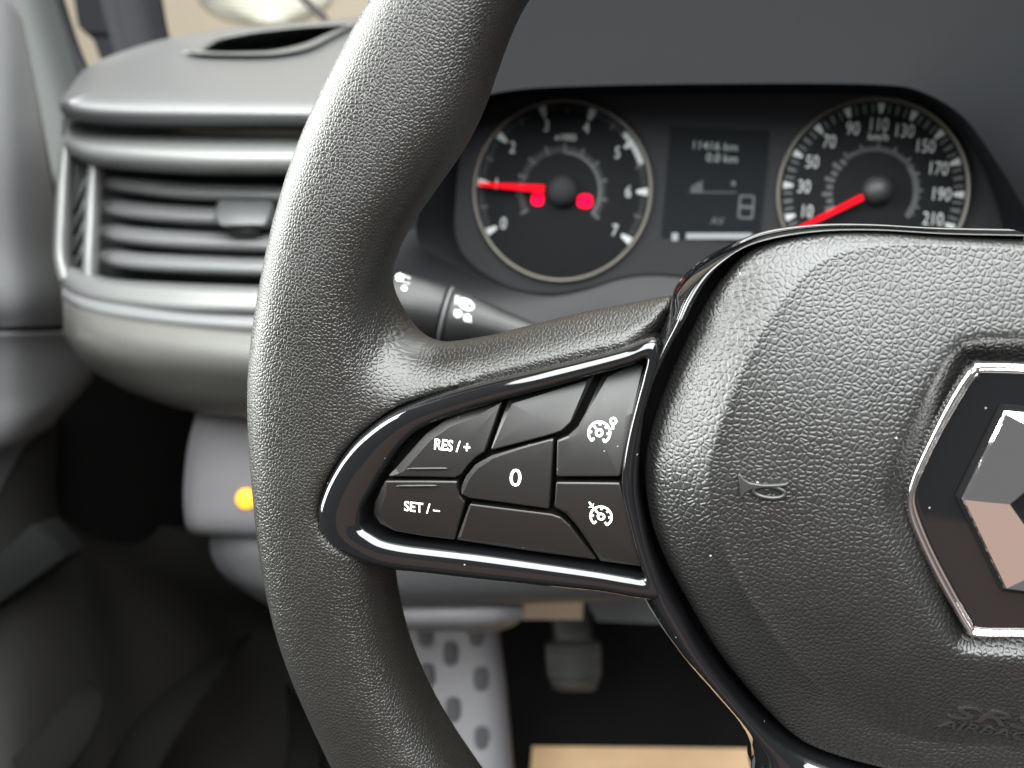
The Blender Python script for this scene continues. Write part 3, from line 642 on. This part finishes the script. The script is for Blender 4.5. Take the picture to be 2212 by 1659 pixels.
def dial(name, cpx, scale, label, rb):
    c = K.loc(*cpx, 1.0)[:2]; R = rb*scale
    v, f = skin([np.c_[c[0]+r*np.cos(th4), c[1]+r*np.sin(th4), np.full(96, h)] for r, h in ((R, -0.4), (R, 0.8), (R*0.99, 1.0), (R*0.02, 1.0))], True, False, True)
    o = kpart(name, (v, f), M_DIAL, sharp=30); o['label'] = label
    w = [(R+1.6, 0.0), (R+1.6, 1.8), (R+1.1, 2.5), (R+0.4, 2.4), (R-0.1, 1.8), (R-0.2, 0.6)]
    kpart('chrome_ring', skin([np.c_[c[0]+r*np.cos(th4), c[1]+r*np.sin(th4), np.full(96, h)] for r, h in w], True), M_RING, o)
    return o, c
M_RING = mat('dull_chrome_ring', (0.075, 0.07, 0.06), 0.5, metal=0.5)
th4 = np.linspace(0, 2*math.pi, 96, endpoint=False)
def ang(c, a, r): return np.array([c[0]+r*math.cos(math.radians(a)), c[1]+r*math.sin(math.radians(a))])
def ticks(c, lst, h=1.25): return join(*[bar(ang(c, a, r0), ang(c, a, r1), w0, h-0.2, h, w1) for a, r0, r1, w0, w1 in lst])
def numeral(s, p, size, parent, m=None, bold=0.0, wide=1.0):
    v, f = text_mesh(s, size, bold); v[:, 0] -= (v[:, 0].max()+v[:, 0].min())/2; v[:, 1] -= (v[:, 1].max()+v[:, 1].min())/2
    v[:, 0] *= wide; v[:, 0] += p[0]; v[:, 1] += p[1]; v[:, 2] = 1.3
    return kpart('numeral', (v, f), m or M_PRINT, parent, smooth=False)
S1 = KS*1.02
TA, tc_ = dial('tachometer', (1213, 413), S1, 'rev counter numbered 0 to 7 with red needle', 194)
per = 244.0/7
maj, minor = [], []
for i in range(8): maj.append((212-i*per, 166*S1, 190*S1, 1.6, 3.6))
for i in range(71):
    if i % 10: minor.append((212-i*per/10, (176 if i % 5 else 170)*S1, 188*S1, 0.45 if i % 5 else 0.9, 0.45 if i % 5 else 0.9))
kpart('tick_marks', ticks(tc_, maj), M_PRINT, TA, smooth=False)
kpart('fine_tick_marks', ticks(tc_, minor), M_PRINT2, TA, smooth=False)
inner = [(212-i*244/50, 84*S1, (98 if i % 5 else 104)*S1, 0.5 if i % 5 else 1.1, 0.5 if i % 5 else 1.1) for i in range(51)]
kpart('inner_tick_marks', ticks(tc_, inner), M_PRINT2, TA, smooth=False)
kpart('inner_scale_arc', arc_band(tc_, 82*S1, 88*S1, -32, 90, 1.05, 1.2, 40), M_PRINT2, TA, smooth=False)
kpart('red_line_arc', arc_band(tc_, 178*S1, 190*S1, 22, 46, 1.05, 1.22, 20), M_PRINT, TA, smooth=False)
for i in range(8): numeral(str(i), ang(tc_, 212-i*per, 148*S1), 8.0, TA, wide=0.8)
numeral('x1000', ang(tc_, 90, 118*S1), 4.6, TA, wide=0.9)
kpart('needle', join(bar(ang(tc_, 179, 36*S1), ang(tc_, 179, 184*S1), 3.8, 5.0, 6.0, 1.6)), M_RED, TA, sharp=30)
def dome(c, r, z0, z1, n=6):
    return skin([np.c_[c[0]+r*math.cos(q)*np.cos(th4), c[1]+r*math.cos(q)*np.sin(th4), np.full(96, z0+(z1-z0)*math.sin(q))] for q in np.linspace(0, 1.5, n)], True, True, True)
kpart('needle_hub', dome(tc_+[0.8, -0.3], 36*S1, 1, 9), M_FACE, TA)
for p, sx in (((-52, 20), 14), ((54, 19), 17)):
    q = tc_+np.array([p[0]*S1, -p[1]*S1]); pts = [(q[0]+sx*S1*np.sign(math.cos(t))*abs(math.cos(t))**0.7, q[1]+15*S1*np.sign(math.sin(t))*abs(math.sin(t))**0.7) for t in np.linspace(0, 2*math.pi, 24, endpoint=False)]
    kpart('warning_lamp', prism(pts, 0.9, 1.6), M_LAMP, TA, smooth=False)
S2 = KS*0.985
SPD, sc_ = dial('speedometer', (1884, 415), S2, 'speedometer numbered 10 to 210 km/h with red needle', 197)
d20 = 22.1
kpart('tick_marks', ticks(sc_, [(90+(5-i)*d20, 170*S2, 191*S2, 1.4, 3.4) for i in range(11)]), M_PRINT, SPD, smooth=False)
mn = []
for i in range(-1, 41):
    if i % 4: mn.append((90+(20-i)*d20/4, 170*S2, 190*S2, 1.5 if i % 2 == 0 else 1.1, 2.0 if i % 2 == 0 else 1.3))
kpart('fine_tick_marks', ticks(sc_, [m for m in mn]), M_PRINT2, SPD, smooth=False)
inn = [(205-i*9.6, 84*S2, (106 if i % 2 == 0 else 98)*S2, 1.6, 2.0) for i in range(8)]+[(130-i*5.2, 88*S2, (106 if i % 4 == 0 else 98)*S2, 0.8, 1.0) for i in range(32)]+[(38-i*2.1, 86*S2, (104 if i % 5 == 0 else 98)*S2, 0.5, 0.6) for i in range(34)]
kpart('inner_tick_marks', ticks(sc_, inn), M_PRINT2, SPD, smooth=False)
for i in range(11): numeral(str(10+20*i), ang(sc_, 90+(5-i)*d20, (146 if 0 < i < 10 else 142)*S2), 8.4, SPD, wide=0.74)
numeral('km/h', ang(sc_, 90, 120*S2), 5.0, SPD, wide=0.9)
kpart('needle', bar(ang(sc_, 211, 26*S2), ang(sc_, 211, 190*S2), 2.9, 5.0, 6.0, 2.0), M_RED, SPD, sharp=30)
kpart('needle_hub', dome(sc_+[2.0, 0.8], 33*S2, 1, 9), M_BLACK, SPD)
def kq(x, y): return K.loc((1500+x/5.72)/1.0438, (270+y/5.72)/1.0438, 1.0)[:2]
a0, a1 = kq(70, 85), kq(1212, 1590)
SCR = kpart('display', prism([(a0[0], a1[1]), (a1[0], a1[1]), (a1[0], a0[1]), (a0[0], a0[1])], -0.3, 0.7), M_LCD, smooth=False); SCR['label'] = 'black trip computer screen with odometer lines'
def lcd_text(s, xr, y, size, m):
    v, f = text_mesh(s, size, 0.02, align='RIGHT'); q = kq(xr, y); v[:, 1] -= (v[:, 1].max()+v[:, 1].min())/2
    v[:, 0] += q[0]; v[:, 1] += q[1]; v[:, 2] = 0.9; kpart('readout', (v, f), m, SCR, smooth=False)
lcd_text('11416 km', 940, 352, 5.4, M_LCDT); lcd_text('0.0 km', 940, 505, 5.4, M_LCDT)
marks = [bar(kq(340+22*k, 930), kq(340+22*k, 850-12*k+8*(k % 3)), 0.6, 0.7, 0.85) for k in range(7)]+[bar(kq(310, 935), kq(920, 935), 0.5, 0.7, 0.86), bar(kq(880, 850), kq(880, 790), 2.0, 0.7, 0.86)]
kpart('fuel_graph', join(*marks), M_PRINT2, SCR, smooth=False)
q0, q1 = kq(970, 980), kq(1120, 1270)
cp = [bar((q0[0], q0[1]), (q0[0], q1[1]), 1.0, 0.7, 0.85), bar((q1[0], q0[1]), (q1[0], q1[1]), 1.0, 0.7, 0.85), bar((q0[0], q0[1]), (q1[0], q0[1]), 1.0, 0.7, 0.86), bar((q0[0], q1[1]), (q1[0], q1[1]), 1.0, 0.7, 0.86), bar((q0[0], (q0[1]+q1[1])/2), (q1[0], (q0[1]+q1[1])/2), 1.4, 0.7, 0.87)]
kpart('car_outline', join(*cp), M_PRINT2, SCR, smooth=False)
lcd_text('AV', 760, 1310, 5.0, M_PRINT2)
q0, q1 = kq(270, 1500), kq(1120, 1500); q2, q3 = kq(85, 1510), kq(165, 1510)
kpart('bottom_bar', join(bar(q0, q1, 2.8, 0.7, 0.9), bar(q2, q3, 3.6, 0.7, 0.9)), M_LCDT, SCR, smooth=False)

# ---- dashboard corner: cushioned top, brushed band, knee panel
DASH = thing('dashboard', P(500, 700, 640), 'grey dashboard corner with cushioned top and brushed lower band', 'dashboard')
def drop_pt(px, py, drop):                     # point of a level surface 'drop' mm below the lens
    return at_height(px, py, CAM[2]-drop*0.001)
def ccurve(pts, drop, n=120):
    s = spline(np.array(pts, float), n, True)
    dr = spline(np.c_[np.broadcast_to(drop, len(pts)), np.zeros(len(pts)), np.zeros(len(pts))], n, True)[:, 0]
    return np.array([drop_pt(x, y, d) for (x, y), d in zip(s, dr)])
capO = [(128, 226), (150, 190), (184, 149), (222, 128), (288, 104), (364, 83), (485, 64), (658, 48), (850, 34), (1000, 60), (1000, 150), (900, 244), (648, 246), (416, 244), (240, 242), (160, 238)]
capT = [(165, 208), (180, 180), (205, 155), (240, 138), (300, 114), (370, 95), (485, 76), (658, 58), (830, 46), (940, 70), (930, 140), (840, 200), (648, 206), (416, 206), (270, 204), (200, 204)]
capU = [(139, 250), (160, 215), (190, 180), (222, 160), (288, 130), (364, 110), (485, 90), (658, 70), (850, 60), (1000, 90), (1000, 180), (900, 274), (648, 274), (416, 274), (240, 270), (170, 262)]
pocO = [(386, 110), (388, 103), (400, 96), (425, 86), (470, 74), (540, 65), (640, 56), (725, 50), (768, 50), (760, 58), (725, 78), (670, 106), (600, 118), (520, 120), (440, 118), (400, 115)]
pocI = [(440, 110), (444, 105), (455, 98), (475, 88), (510, 80), (565, 71), (645, 62), (715, 57), (748, 56), (738, 62), (705, 76), (655, 97), (590, 111), (525, 114), (475, 114), (452, 112)]
pocF = [(500+(x-590)*0.8+90, 96+(y-86)*0.6+18) for x, y in pocI]
loops = [ccurve(capU, 164), ccurve(capU, 154), ccurve(capO, 144), ccurve(capT, 138.5), ccurve([(a[0]*0.4+b[0]*0.6, a[1]*0.4+b[1]*0.6) for a, b in zip(capT, pocO)], 137), ccurve(pocO, 136),
         ccurve([(a[0]*0.7+b[0]*0.3, a[1]*0.7+b[1]*0.3) for a, b in zip(pocO, pocI)], 133), ccurve(pocI, 135), ccurve(pocI, 140), ccurve(pocF, 165)]
LA = np.array(loops); LL = spline(LA.reshape(len(loops), -1), 44).reshape(44, -1, 3)
part('top_cushion', skin(LL, True, True, True), M_CAP, DASH)['label'] = 'soft grey dash top with an oval recess'
def strip(name, rows, m, root, nu=60, nv=18, th=0.004, **k):
    curves = [[P(*p) for p in r] for r in rows]
    v, f = grid_loft(curves, nu, nv); o = part(name, (v, f), m, root, **k); solidify(o, th, 0.0); return o
strip('dash_front', [[(560, 250, 668), (760, 250, 666), (1010, 250, 664)], [(560, 450, 664), (760, 450, 662), (1010, 450, 660)], [(560, 720, 664), (760, 720, 662), (1010, 720, 660)], [(560, 960, 672), (760, 960, 670), (1010, 960, 668)]], M_SURR, DASH)
# brushed lower band, curving under into shadow
strip('brushed_band', [[(141, 650, 565), (180, 672, 552), (260, 690, 546), (400, 708, 542), (560, 722, 540), (760, 730, 540)],
                       [(144, 690, 560), (185, 716, 546), (265, 735, 540), (400, 752, 536), (560, 768, 534), (760, 778, 534)],
                       [(150, 728, 566), (195, 764, 552), (280, 790, 546), (400, 806, 542), (560, 820, 540), (760, 830, 540)],
                       [(205, 796, 590), (250, 822, 586), (312, 850, 580), (416, 880, 576), (560, 894, 574), (760, 900, 574)],
                       [(225, 800, 660), (270, 822, 660), (330, 845, 660), (430, 865, 660), (560, 876, 660), (760, 880, 660)]], M_BRUSH, DASH)
strip('grey_band', [[(138, 622, 570), (180, 648, 556), (260, 664, 550), (400, 682, 546), (560, 690, 544), (760, 696, 544)],
                    [(139, 636, 566), (181, 661, 552), (260, 678, 546), (400, 695, 542), (560, 705, 540), (760, 712, 540)],
                    [(141, 648, 570), (182, 670, 556), (260, 688, 550), (400, 706, 546), (560, 719, 544), (760, 728, 544)]], M_LOUVRE, DASH, nv=10)
# knee panel with the amber-lit switch
strip('knee_panel', [[(436, 870, 640), (470, 880, 632), (560, 884, 630), (700, 890, 630)], [(412, 960, 636), (450, 965, 628), (560, 968, 626), (700, 970, 626)],
                     [(402, 1060, 634), (440, 1062, 626), (560, 1066, 624), (700, 1070, 624)], [(408, 1136, 640), (440, 1142, 632), (560, 1148, 630), (700, 1150, 630)], [(425, 1146, 670), (450, 1150, 668), (560, 1154, 668), (700, 1156, 668)]], M_FOOT, DASH)
strip('lower_knee_panel', [[(457, 1150, 655), (500, 1152, 650), (600, 1156, 648), (900, 1160, 648), (1400, 1170, 660)], [(462, 1200, 655), (505, 1204, 648), (600, 1210, 646), (900, 1216, 646), (1400, 1220, 660)],
                           [(500, 1250, 660), (550, 1262, 652), (640, 1270, 650), (900, 1272, 650), (1400, 1280, 664)], [(592, 1308, 676), (620, 1306, 668), (680, 1302, 664), (900, 1302, 664), (1135, 1300, 670)]], M_DASH, DASH)
strip('ledge', [[(600, 1298, 690), (900, 1300, 682), (1060, 1302, 682), (1120, 1306, 690)], [(600, 1318, 684), (900, 1320, 674), (1062, 1322, 674), (1131, 1322, 684)], [(600, 1346, 688), (900, 1348, 680), (1050, 1348, 680), (1110, 1344, 690)], [(600, 1352, 730), (900, 1356, 730), (1050, 1360, 730), (1080, 1356, 730)]], M_FOOT, DASH)
lc = P(533, 1077, 622); part('amber_switch_lamp', tube([lc-Fv*0.0035, lc-Fv*0.003, lc-Fv*0.0015, lc+Fv*0.004], np.array([3.0, 5.5, 6.4, 6.4])*0.001, np.array([3.0, 5.5, 6.4, 6.4])*0.001, Uv, 24), M_AMBER, DASH)['label'] = 'glowing amber switch lamp'

# ---- air vent
VENT = thing('air_vent', P(380, 600, 600), 'silver framed air vent with curved louvres at the dashboard corner', 'air vent')
strip('vent_housing', [[(150, 262, 640), (300, 262, 640), (860, 262, 640)], [(150, 450, 640), (300, 460, 640), (760, 470, 640)], [(150, 640, 640), (300, 650, 640), (760, 660, 640)]], M_BLACK, VENT, th=0.02)
fr = [[(146, 272, 600), (200, 282, 594), (416, 288, 588), (650, 290, 588), (860, 290, 590)], [(142, 292, 574), (198, 306, 562), (416, 316, 556), (650, 318, 556), (860, 318, 558)],
      [(146, 312, 566), (205, 330, 553), (416, 342, 547), (650, 344, 547), (860, 344, 549)], [(156, 332, 576), (222, 352, 566), (416, 366, 560), (650, 368, 560), (860, 368, 560)], [(160, 336, 630), (225, 356, 630), (416, 370, 630), (650, 372, 630), (860, 372, 630)]]
strip('frame_top', fr, M_SILVER, VENT)
strip('frame_bottom', [[(206, 600, 620), (260, 610, 612), (400, 618, 606), (560, 624, 604), (760, 630, 604)], [(180, 590, 580), (240, 612, 564), (390, 624, 556), (560, 630, 554), (760, 636, 554)],
                       [(134, 585, 572), (200, 625, 556), (370, 646, 548), (560, 652, 546), (760, 658, 546)], [(138, 622, 574), (195, 650, 562), (360, 672, 554), (560, 678, 552), (760, 684, 552)], [(142, 622, 620), (198, 650, 620), (360, 672, 620), (560, 678, 620), (760, 684, 620)]], M_SILVER, VENT)
def post(name, pts, w0, dp, m):
    p = spline(np.array([P(*q) for q in pts]), 20); return part(name, tube(p, w0, dp, Rv, 16, True, 3.0), m, VENT)
post('outer_post', [(150, 300, 575), (142, 380, 575), (136, 480, 574), (134, 560, 573), (146, 612, 570)], 0.0034, 0.006, M_SILVER)
post('inner_post', [(208, 345, 574), (203, 420, 574), (199, 500, 573), (196, 560, 572), (196, 612, 572)], 0.0034, 0.006, M_SILVER)
for i in range(5):
    y = 380+i*44
    part('side_slat', tube([P(192, y, 590), P(176, y+38, 592), P(160, y+82, 596)], 0.0012, 0.004, Rv, 8), M_LOUVRE, VENT)
lv = None
for i, (yl, yr) in enumerate(((384, 414), (440, 466), (494, 520), (548, 572))):
    pts = spline(np.array([P(232-3*i, yl, 610), P(250, yl+8, 597), P(300, yl+16, 590), P(400, yr-2, 586), (P(560, yr+4, 584)), (P(760, yr+8, 584))]), 40)
    r = np.interp(np.linspace(0, 1, 40), [0, 0.06, 0.14, 1], [0.15, 0.6, 1, 1])
    part('louvre', tube(pts, 0.0050*r, 0.0095*r, Uv+Fv*-0.35, 18), M_LOUVRE, VENT)
    if i == 1:
        lv = True
tb = [P(458, 470, 566), P(470, 430, 570), P(585, 432, 570), P(592, 446, 570), P(574, 486, 562), P(474, 488, 562)]
def slab(pts, dvec):
    n = len(pts); v = [p for p in pts]+[p+dvec for p in pts]; return v, [list(range(n)), list(range(n, 2*n))]+[[i, (i+1) % n, n+(i+1) % n, n+i] for i in range(n)]
o = part('slider_tab', slab(tb, Fv*0.016), M_TAB, VENT); bv = o.modifiers.new('bevel', 'BEVEL'); bv.width = 0.002; bv.segments = 3
part('slider_foot', slab([P(492, 487, 568), P(560, 487, 568), P(552, 508, 570), P(500, 508, 570)], Fv*0.01), M_BLACK, VENT)

# ---- driver's door and pillar
DX = -0.405
DOOR = thing('door', at_side(40, 1300, DX), 'grey driver door lining with pull handle and dark pocket', 'door')
def sheet(name, rows, m, root, nu=40, nv=30, th=0.006, parent=None):
    v, f = grid_loft(rows, nu, nv); o = part(name, (v, f), m, root, parent); solidify(o, th, 0.0); return o
def S(px, py, dx=0.0): return at_side(px, py, DX+dx)
sheet('upper_lining', [[S(-800, -80, .05), S(-800, 250, .05), S(-800, 520, .06), S(-800, 640, .085), S(-800, 706, .08)], [S(-260, -80, .05), S(-260, 250, .05), S(-260, 520, .06), S(-260, 640, .085), S(-260, 706, .08)], [S(-60, -80), S(-60, 250), S(-60, 520, .004), S(-60, 640, .02), S(-60, 706, .015)],
                       [S(10, -10, -.004), S(20, 250), S(30, 520, .002), S(40, 640, .014), S(40, 704, .01)], [S(35, 30, -.02), S(80, 255, -.02), S(128, 520, -.015), S(140, 640, -.008), S(146, 702, -.01)]], M_DOOR, DOOR)
sheet('lower_lining', [[S(-800, 716, .06), S(-800, 850, .07), S(-800, 980, .1), S(-800, 1150, .06), S(-800, 1400, .03)], [S(-260, 716, .06), S(-260, 850, .07), S(-260, 980, .1), S(-260, 1150, .06), S(-260, 1400, .03)], [S(-60, 718), S(-60, 850, .01), S(-60, 950, .03), S(-60, 1060, 0), S(-60, 1400, -.02)],
                       [S(40, 718, -.004), S(40, 850, .002), S(20, 940, .01), S(20, 1030, -.02), S(10, 1400, -.03)], [S(150, 716, -.02), S(196, 800, -.02), S(112, 906, -.02), S(60, 1000, -.04), S(40, 1400, -.05)]], M_DOOR, DOOR)
sheet('kick_panel', [[P(-40, 900, 640), P(-60, 1100, 620), P(-80, 1300, 600), P(-100, 1700, 570)], [P(60, 935, 670), P(60, 1100, 655), P(60, 1300, 630), P(40, 1700, 580)], [P(112, 910, 720), P(112, 1100, 720), P(160, 1230, 690), P(200, 1700, 640)],
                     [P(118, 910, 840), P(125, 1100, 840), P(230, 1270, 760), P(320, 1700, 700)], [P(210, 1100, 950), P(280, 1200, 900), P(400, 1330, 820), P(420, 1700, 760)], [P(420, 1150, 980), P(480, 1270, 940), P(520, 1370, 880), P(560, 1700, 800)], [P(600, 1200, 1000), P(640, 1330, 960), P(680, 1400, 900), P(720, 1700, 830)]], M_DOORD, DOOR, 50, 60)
# pull handle
hp = [P(-60, 1255, 560), P(66, 1132, 596), P(84, 1132, 598), P(128, 1180, 606), P(143, 1204, 610), P(-60, 1345, 560)]
o = part('pull_handle', slab(hp, Fv*0.03), M_HANDLE, DOOR); bv = o.modifiers.new('bevel', 'BEVEL'); bv.width = 0.005; bv.segments = 4
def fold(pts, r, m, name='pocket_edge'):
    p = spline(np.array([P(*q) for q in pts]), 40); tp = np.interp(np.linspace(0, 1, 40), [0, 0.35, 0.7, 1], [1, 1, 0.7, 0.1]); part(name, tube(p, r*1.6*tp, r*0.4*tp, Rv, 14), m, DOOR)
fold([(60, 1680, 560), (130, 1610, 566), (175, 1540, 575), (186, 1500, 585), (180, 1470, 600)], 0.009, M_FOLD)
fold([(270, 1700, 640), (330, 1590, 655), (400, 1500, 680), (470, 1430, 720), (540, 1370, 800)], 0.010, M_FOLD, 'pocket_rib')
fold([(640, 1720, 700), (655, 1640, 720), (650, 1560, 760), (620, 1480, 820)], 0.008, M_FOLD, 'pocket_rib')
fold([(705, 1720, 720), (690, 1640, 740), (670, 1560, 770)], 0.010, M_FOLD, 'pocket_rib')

PIL = thing('windscreen_pillar', P(250, 150, 800), 'dark windscreen pillar beside the bright quarter window', 'pillar')
def pl_strip(name, left, right, Z, m, th=0.02, root=None):
    ext = lambda q: [(q[0][0]+2.4*(q[0][0]-q[1][0]), q[0][1]+2.4*(q[0][1]-q[1][1]))]+list(q)
    left, right = ext(left), ext(right)
    rows = [[P(x, y, Z) for x, y in left], [P((a[0]+b[0])/2, (a[1]+b[1])/2, Z-12) for a, b in zip(left, right)], [P(x, y, Z) for x, y in right]]
    v, f = grid_loft(rows, 40, 10); o = part(name, (v, f), m, root or PIL); solidify(o, 0.006, 0.0); return o
pl_strip('inner_trim', [(-20, -120), (46, 139), (140, 440)], [(85, -120), (150, 90), (215, 300)], 735, M_PILLAR)
pl_strip('seal', [(58, -120), (136, 80), (184, 175)], [(94, -120), (156, 80), (190, 165)], 745, M_SEAL, 0.012)
pl_strip('outer_trim', [(190, -120), (232, 40), (262, 150)], [(322, -120), (345, 40), (372, 150)], 840, M_SEAL, 0.03)
pl_strip('ribbed_edge', [(228, -120), (262, 40), (290, 150)], [(330, -120), (354, 40), (378, 150)], 826, M_SEAL, 0.01)
mir = [P(158, -60, 1100), P(160, 0, 1100), P(169, 56, 1100), P(180, 68, 1100), P(250, 70, 1100), P(300, 60, 1100), P(290, -60, 1100)]
solo('door_mirror', slab(mir, Fv*0.08), M_SEAL, 'black outside mirror housing seen through the quarter window', 'mirror', sharp=20)
solo('mirror_base', slab([P(200, 82, 1080), P(300, 82, 1080), P(300, 150, 1080), P(222, 140, 1080)], Fv*0.06), M_SEAL, 'black mirror base under the outside mirror', 'mirror base', sharp=20)

# ---- footwell
FOOT = thing('footrest', P(980, 1600, 800), 'pale grey footrest panel with dark oval rubber studs', 'footrest')
frow = [[P(760, 1340, 800), P(760, 1500, 775), P(760, 1760, 735)], [P(900, 1340, 800), P(920, 1500, 775), P(940, 1760, 735)], [P(1058, 1340, 800), P(1078, 1500, 775), P(1100, 1760, 735)], [P(1066, 1350, 850), P(1086, 1500, 825), P(1108, 1760, 785)]]
v, f = grid_loft(frow, 30, 20); o = part('panel', (v, f), M_FOOT, FOOT); solidify(o, 0.003, 0.0)
def c1b(x, y): return (574.8+x*0.3465, 1084.5+y*0.3465)
for x, y in ((990, 822), (1150, 942), (1310, 822), (1340, 1102), (1000, 1082), (1165, 1292), (1345, 1472), (1180, 1640), (1010, 1420)):
    cx_, cy_ = c1b(x, y); Z = np.interp(cy_, [1340, 1500, 1760], [800, 775, 735])
    def ov(k, dz): return np.array([P(cx_+k*17*np.sign(math.cos(t))*abs(math.cos(t))**0.8, cy_+k*27*np.sign(math.sin(t))*abs(math.sin(t))**0.8, np.interp(cy_+k*27*math.sin(t), [1340, 1500, 1760], [800, 775, 735])-dz) for t in np.linspace(0, 2*math.pi, 20, endpoint=False)])
    part('stud', skin([ov(1.0, -2), ov(1.0, 5.2), ov(0.8, 6.4)], True, False, True), M_DIMPLE, FOOT)
PED = thing('brake_pedal', P(1240, 1430, 900), 'ribbed black rubber brake pedal on a grey arm', 'pedal')
pp = [P(1178, 1392, 850), P(1300, 1390, 850), P(1300, 1460, 842), P(1286, 1496, 840), P(1200, 1496, 840), P(1182, 1462, 842)]
o = part('pedal_pad', slab(pp, Fv*0.014), M_PEDAL, PED); bv = o.modifiers.new('bevel', 'BEVEL'); bv.width = 0.004; bv.segments = 3
for i, y in enumerate((1408, 1426, 1444, 1462, 1480)):
    part('rib', tube([P(1190, y, 845-i*2), P(1240, y, 843-i*2), P(1290, y, 845-i*2)], 0.0022, 0.0022, Uv, 8), M_PEDAL, PED)
part('arm', tube([P(1240, 1400, 866), P(1236, 1360, 880), P(1228, 1300, 900), P(1225, 1200, 930)], 0.017, 0.008, Rv, 12, True, 3.0), M_PEDAL, PED)
solo('fuse_cover', slab([P(1120, 1230, 790), P(1262, 1230, 790), P(1258, 1338, 786), P(1126, 1338, 786)], Fv*0.02), mat('beige_plastic', (0.36, 0.27, 0.19), 0.6), 'beige panel edge between knee panel and column', 'panel', sharp=20)
solo('column_bracket', slab([P(1262, 1230, 770), P(1480, 1230, 770), P(1480, 1350, 764), P(1290, 1342, 764), P(1266, 1300, 768)], Fv*0.03), M_DASH, 'grey bracket under the steering column', 'bracket', sharp=20)

# ---- floor, firewall, outside
def rect(a, b, c, d): return [a, b, c, d], [(0, 1, 2, 3)]
fl = [np.array(p) for p in ((-0.46, -0.2, 0.0), (0.9, -0.2, 0.0), (0.9, 1.0, 0.0), (-0.46, 1.0, 0.0))]
solo('floor', slab(fl, np.array([0, 0, -0.02])), M_CARPET, None, None, kind='structure', sharp=20)
tm = [at_height(1150, 1618, 0.004), at_height(1500, 1622, 0.004), at_height(2000, 1628, 0.004), at_height(2050, 1950, 0.004), at_height(1120, 1950, 0.004)]
solo('floor_mat', slab(tm, np.array([0, 0, 0.004])), M_TAN, 'tan floor covering in front of the pedals', 'floor mat', sharp=20)
fw = [np.array(p) for p in ((-0.46, 0.98, 0.0), (0.9, 0.98, 0.0), (0.9, 0.98, 0.46), (-0.46, 0.98, 0.46))]
solo('firewall', slab(fw, np.array([0, 0.02, 0])), M_CARPET, None, None, kind='structure', sharp=20)
db = [P(230, 800, 700), P(1500, 800, 640), P(2900, 800, 640), P(2900, 500, 760), P(230, 400, 760)]
sw = [np.array(p) for p in ((-0.48, 0.30, 0.0), (-0.48, 0.99, 0.0), (-0.48, 0.99, 0.56), (-0.48, 0.30, 0.50))]
solo('side_wall', slab(sw, np.array([-0.02, 0, 0])), M_CARPET, None, None, kind='structure', sharp=20)
solo('dash_carcass', slab([np.array(p) for p in ((-0.44, 0.66, 0.36), (0.9, 0.66, 0.36), (0.9, 0.97, 0.36), (-0.44, 0.97, 0.36))], np.array([0, 0, 0.1])), M_BLACK, None, None, kind='structure', sharp=20)
g = [np.array(p) for p in ((-4, 1.1, -0.4), (3, 1.1, -0.4), (3, 5, -0.4), (-4, 5, -0.4))]
solo('ground', slab(g, np.array([0, 0, -0.05])), M_WALL, None, None, kind='structure', sharp=20)
wl_ = [np.array(p) for p in ((-4, 3.2, -0.4), (3, 3.2, -0.4), (3, 3.2, 3.0), (-4, 3.2, 3.0))]
solo('outside_wall', slab(wl_, np.array([0, 0.1, 0])), M_WALL, 'cream wall outside beyond the windscreen', 'wall', sharp=20)

RIB = thing('ribbed_cowl', P(560, 60, 1500), 'cream ribbed cowl outside beyond the dash top', 'cowl')
for i, (y, x0, x1) in enumerate(((-16, 440, 720), (-2, 452, 712), (10, 464, 704), (22, 478, 690), (33, 500, 668), (43, 530, 640))):
    p = spline(np.array([P(x0, y-6, 1500), P((x0*3+x1)/4, y+2, 1470), P((x0+x1)/2, y+5, 1460), P((x0+x1*3)/4, y+2, 1470), P(x1, y-6, 1500)]), 24)
    part('rib', tube(p, 0.0050, 0.012, Uv, 10), M_CREAM, RIB)
part('shell', skin([np.array([P(575+k*140*math.cos(t), -10+k*66*math.sin(t), z) for t in np.linspace(0, 2*math.pi, 40, endpoint=False)]) for k, z in ((1.06, 1560), (1.0, 1515), (0.85, 1490), (0.3, 1480))], True, True, True), M_CREAM, RIB)
solo('wiper_arm', slab([P(628, -20, 1250), P(648, -20, 1250), P(708, 36, 1230), P(690, 36, 1230)], Fv*0.012), M_BLACK, 'thin black wiper arm beyond the dash top', 'wiper', sharp=20)

for o in SC.objects:
    if 'tick_marks' in o.name: o['kind'] = 'stuff'
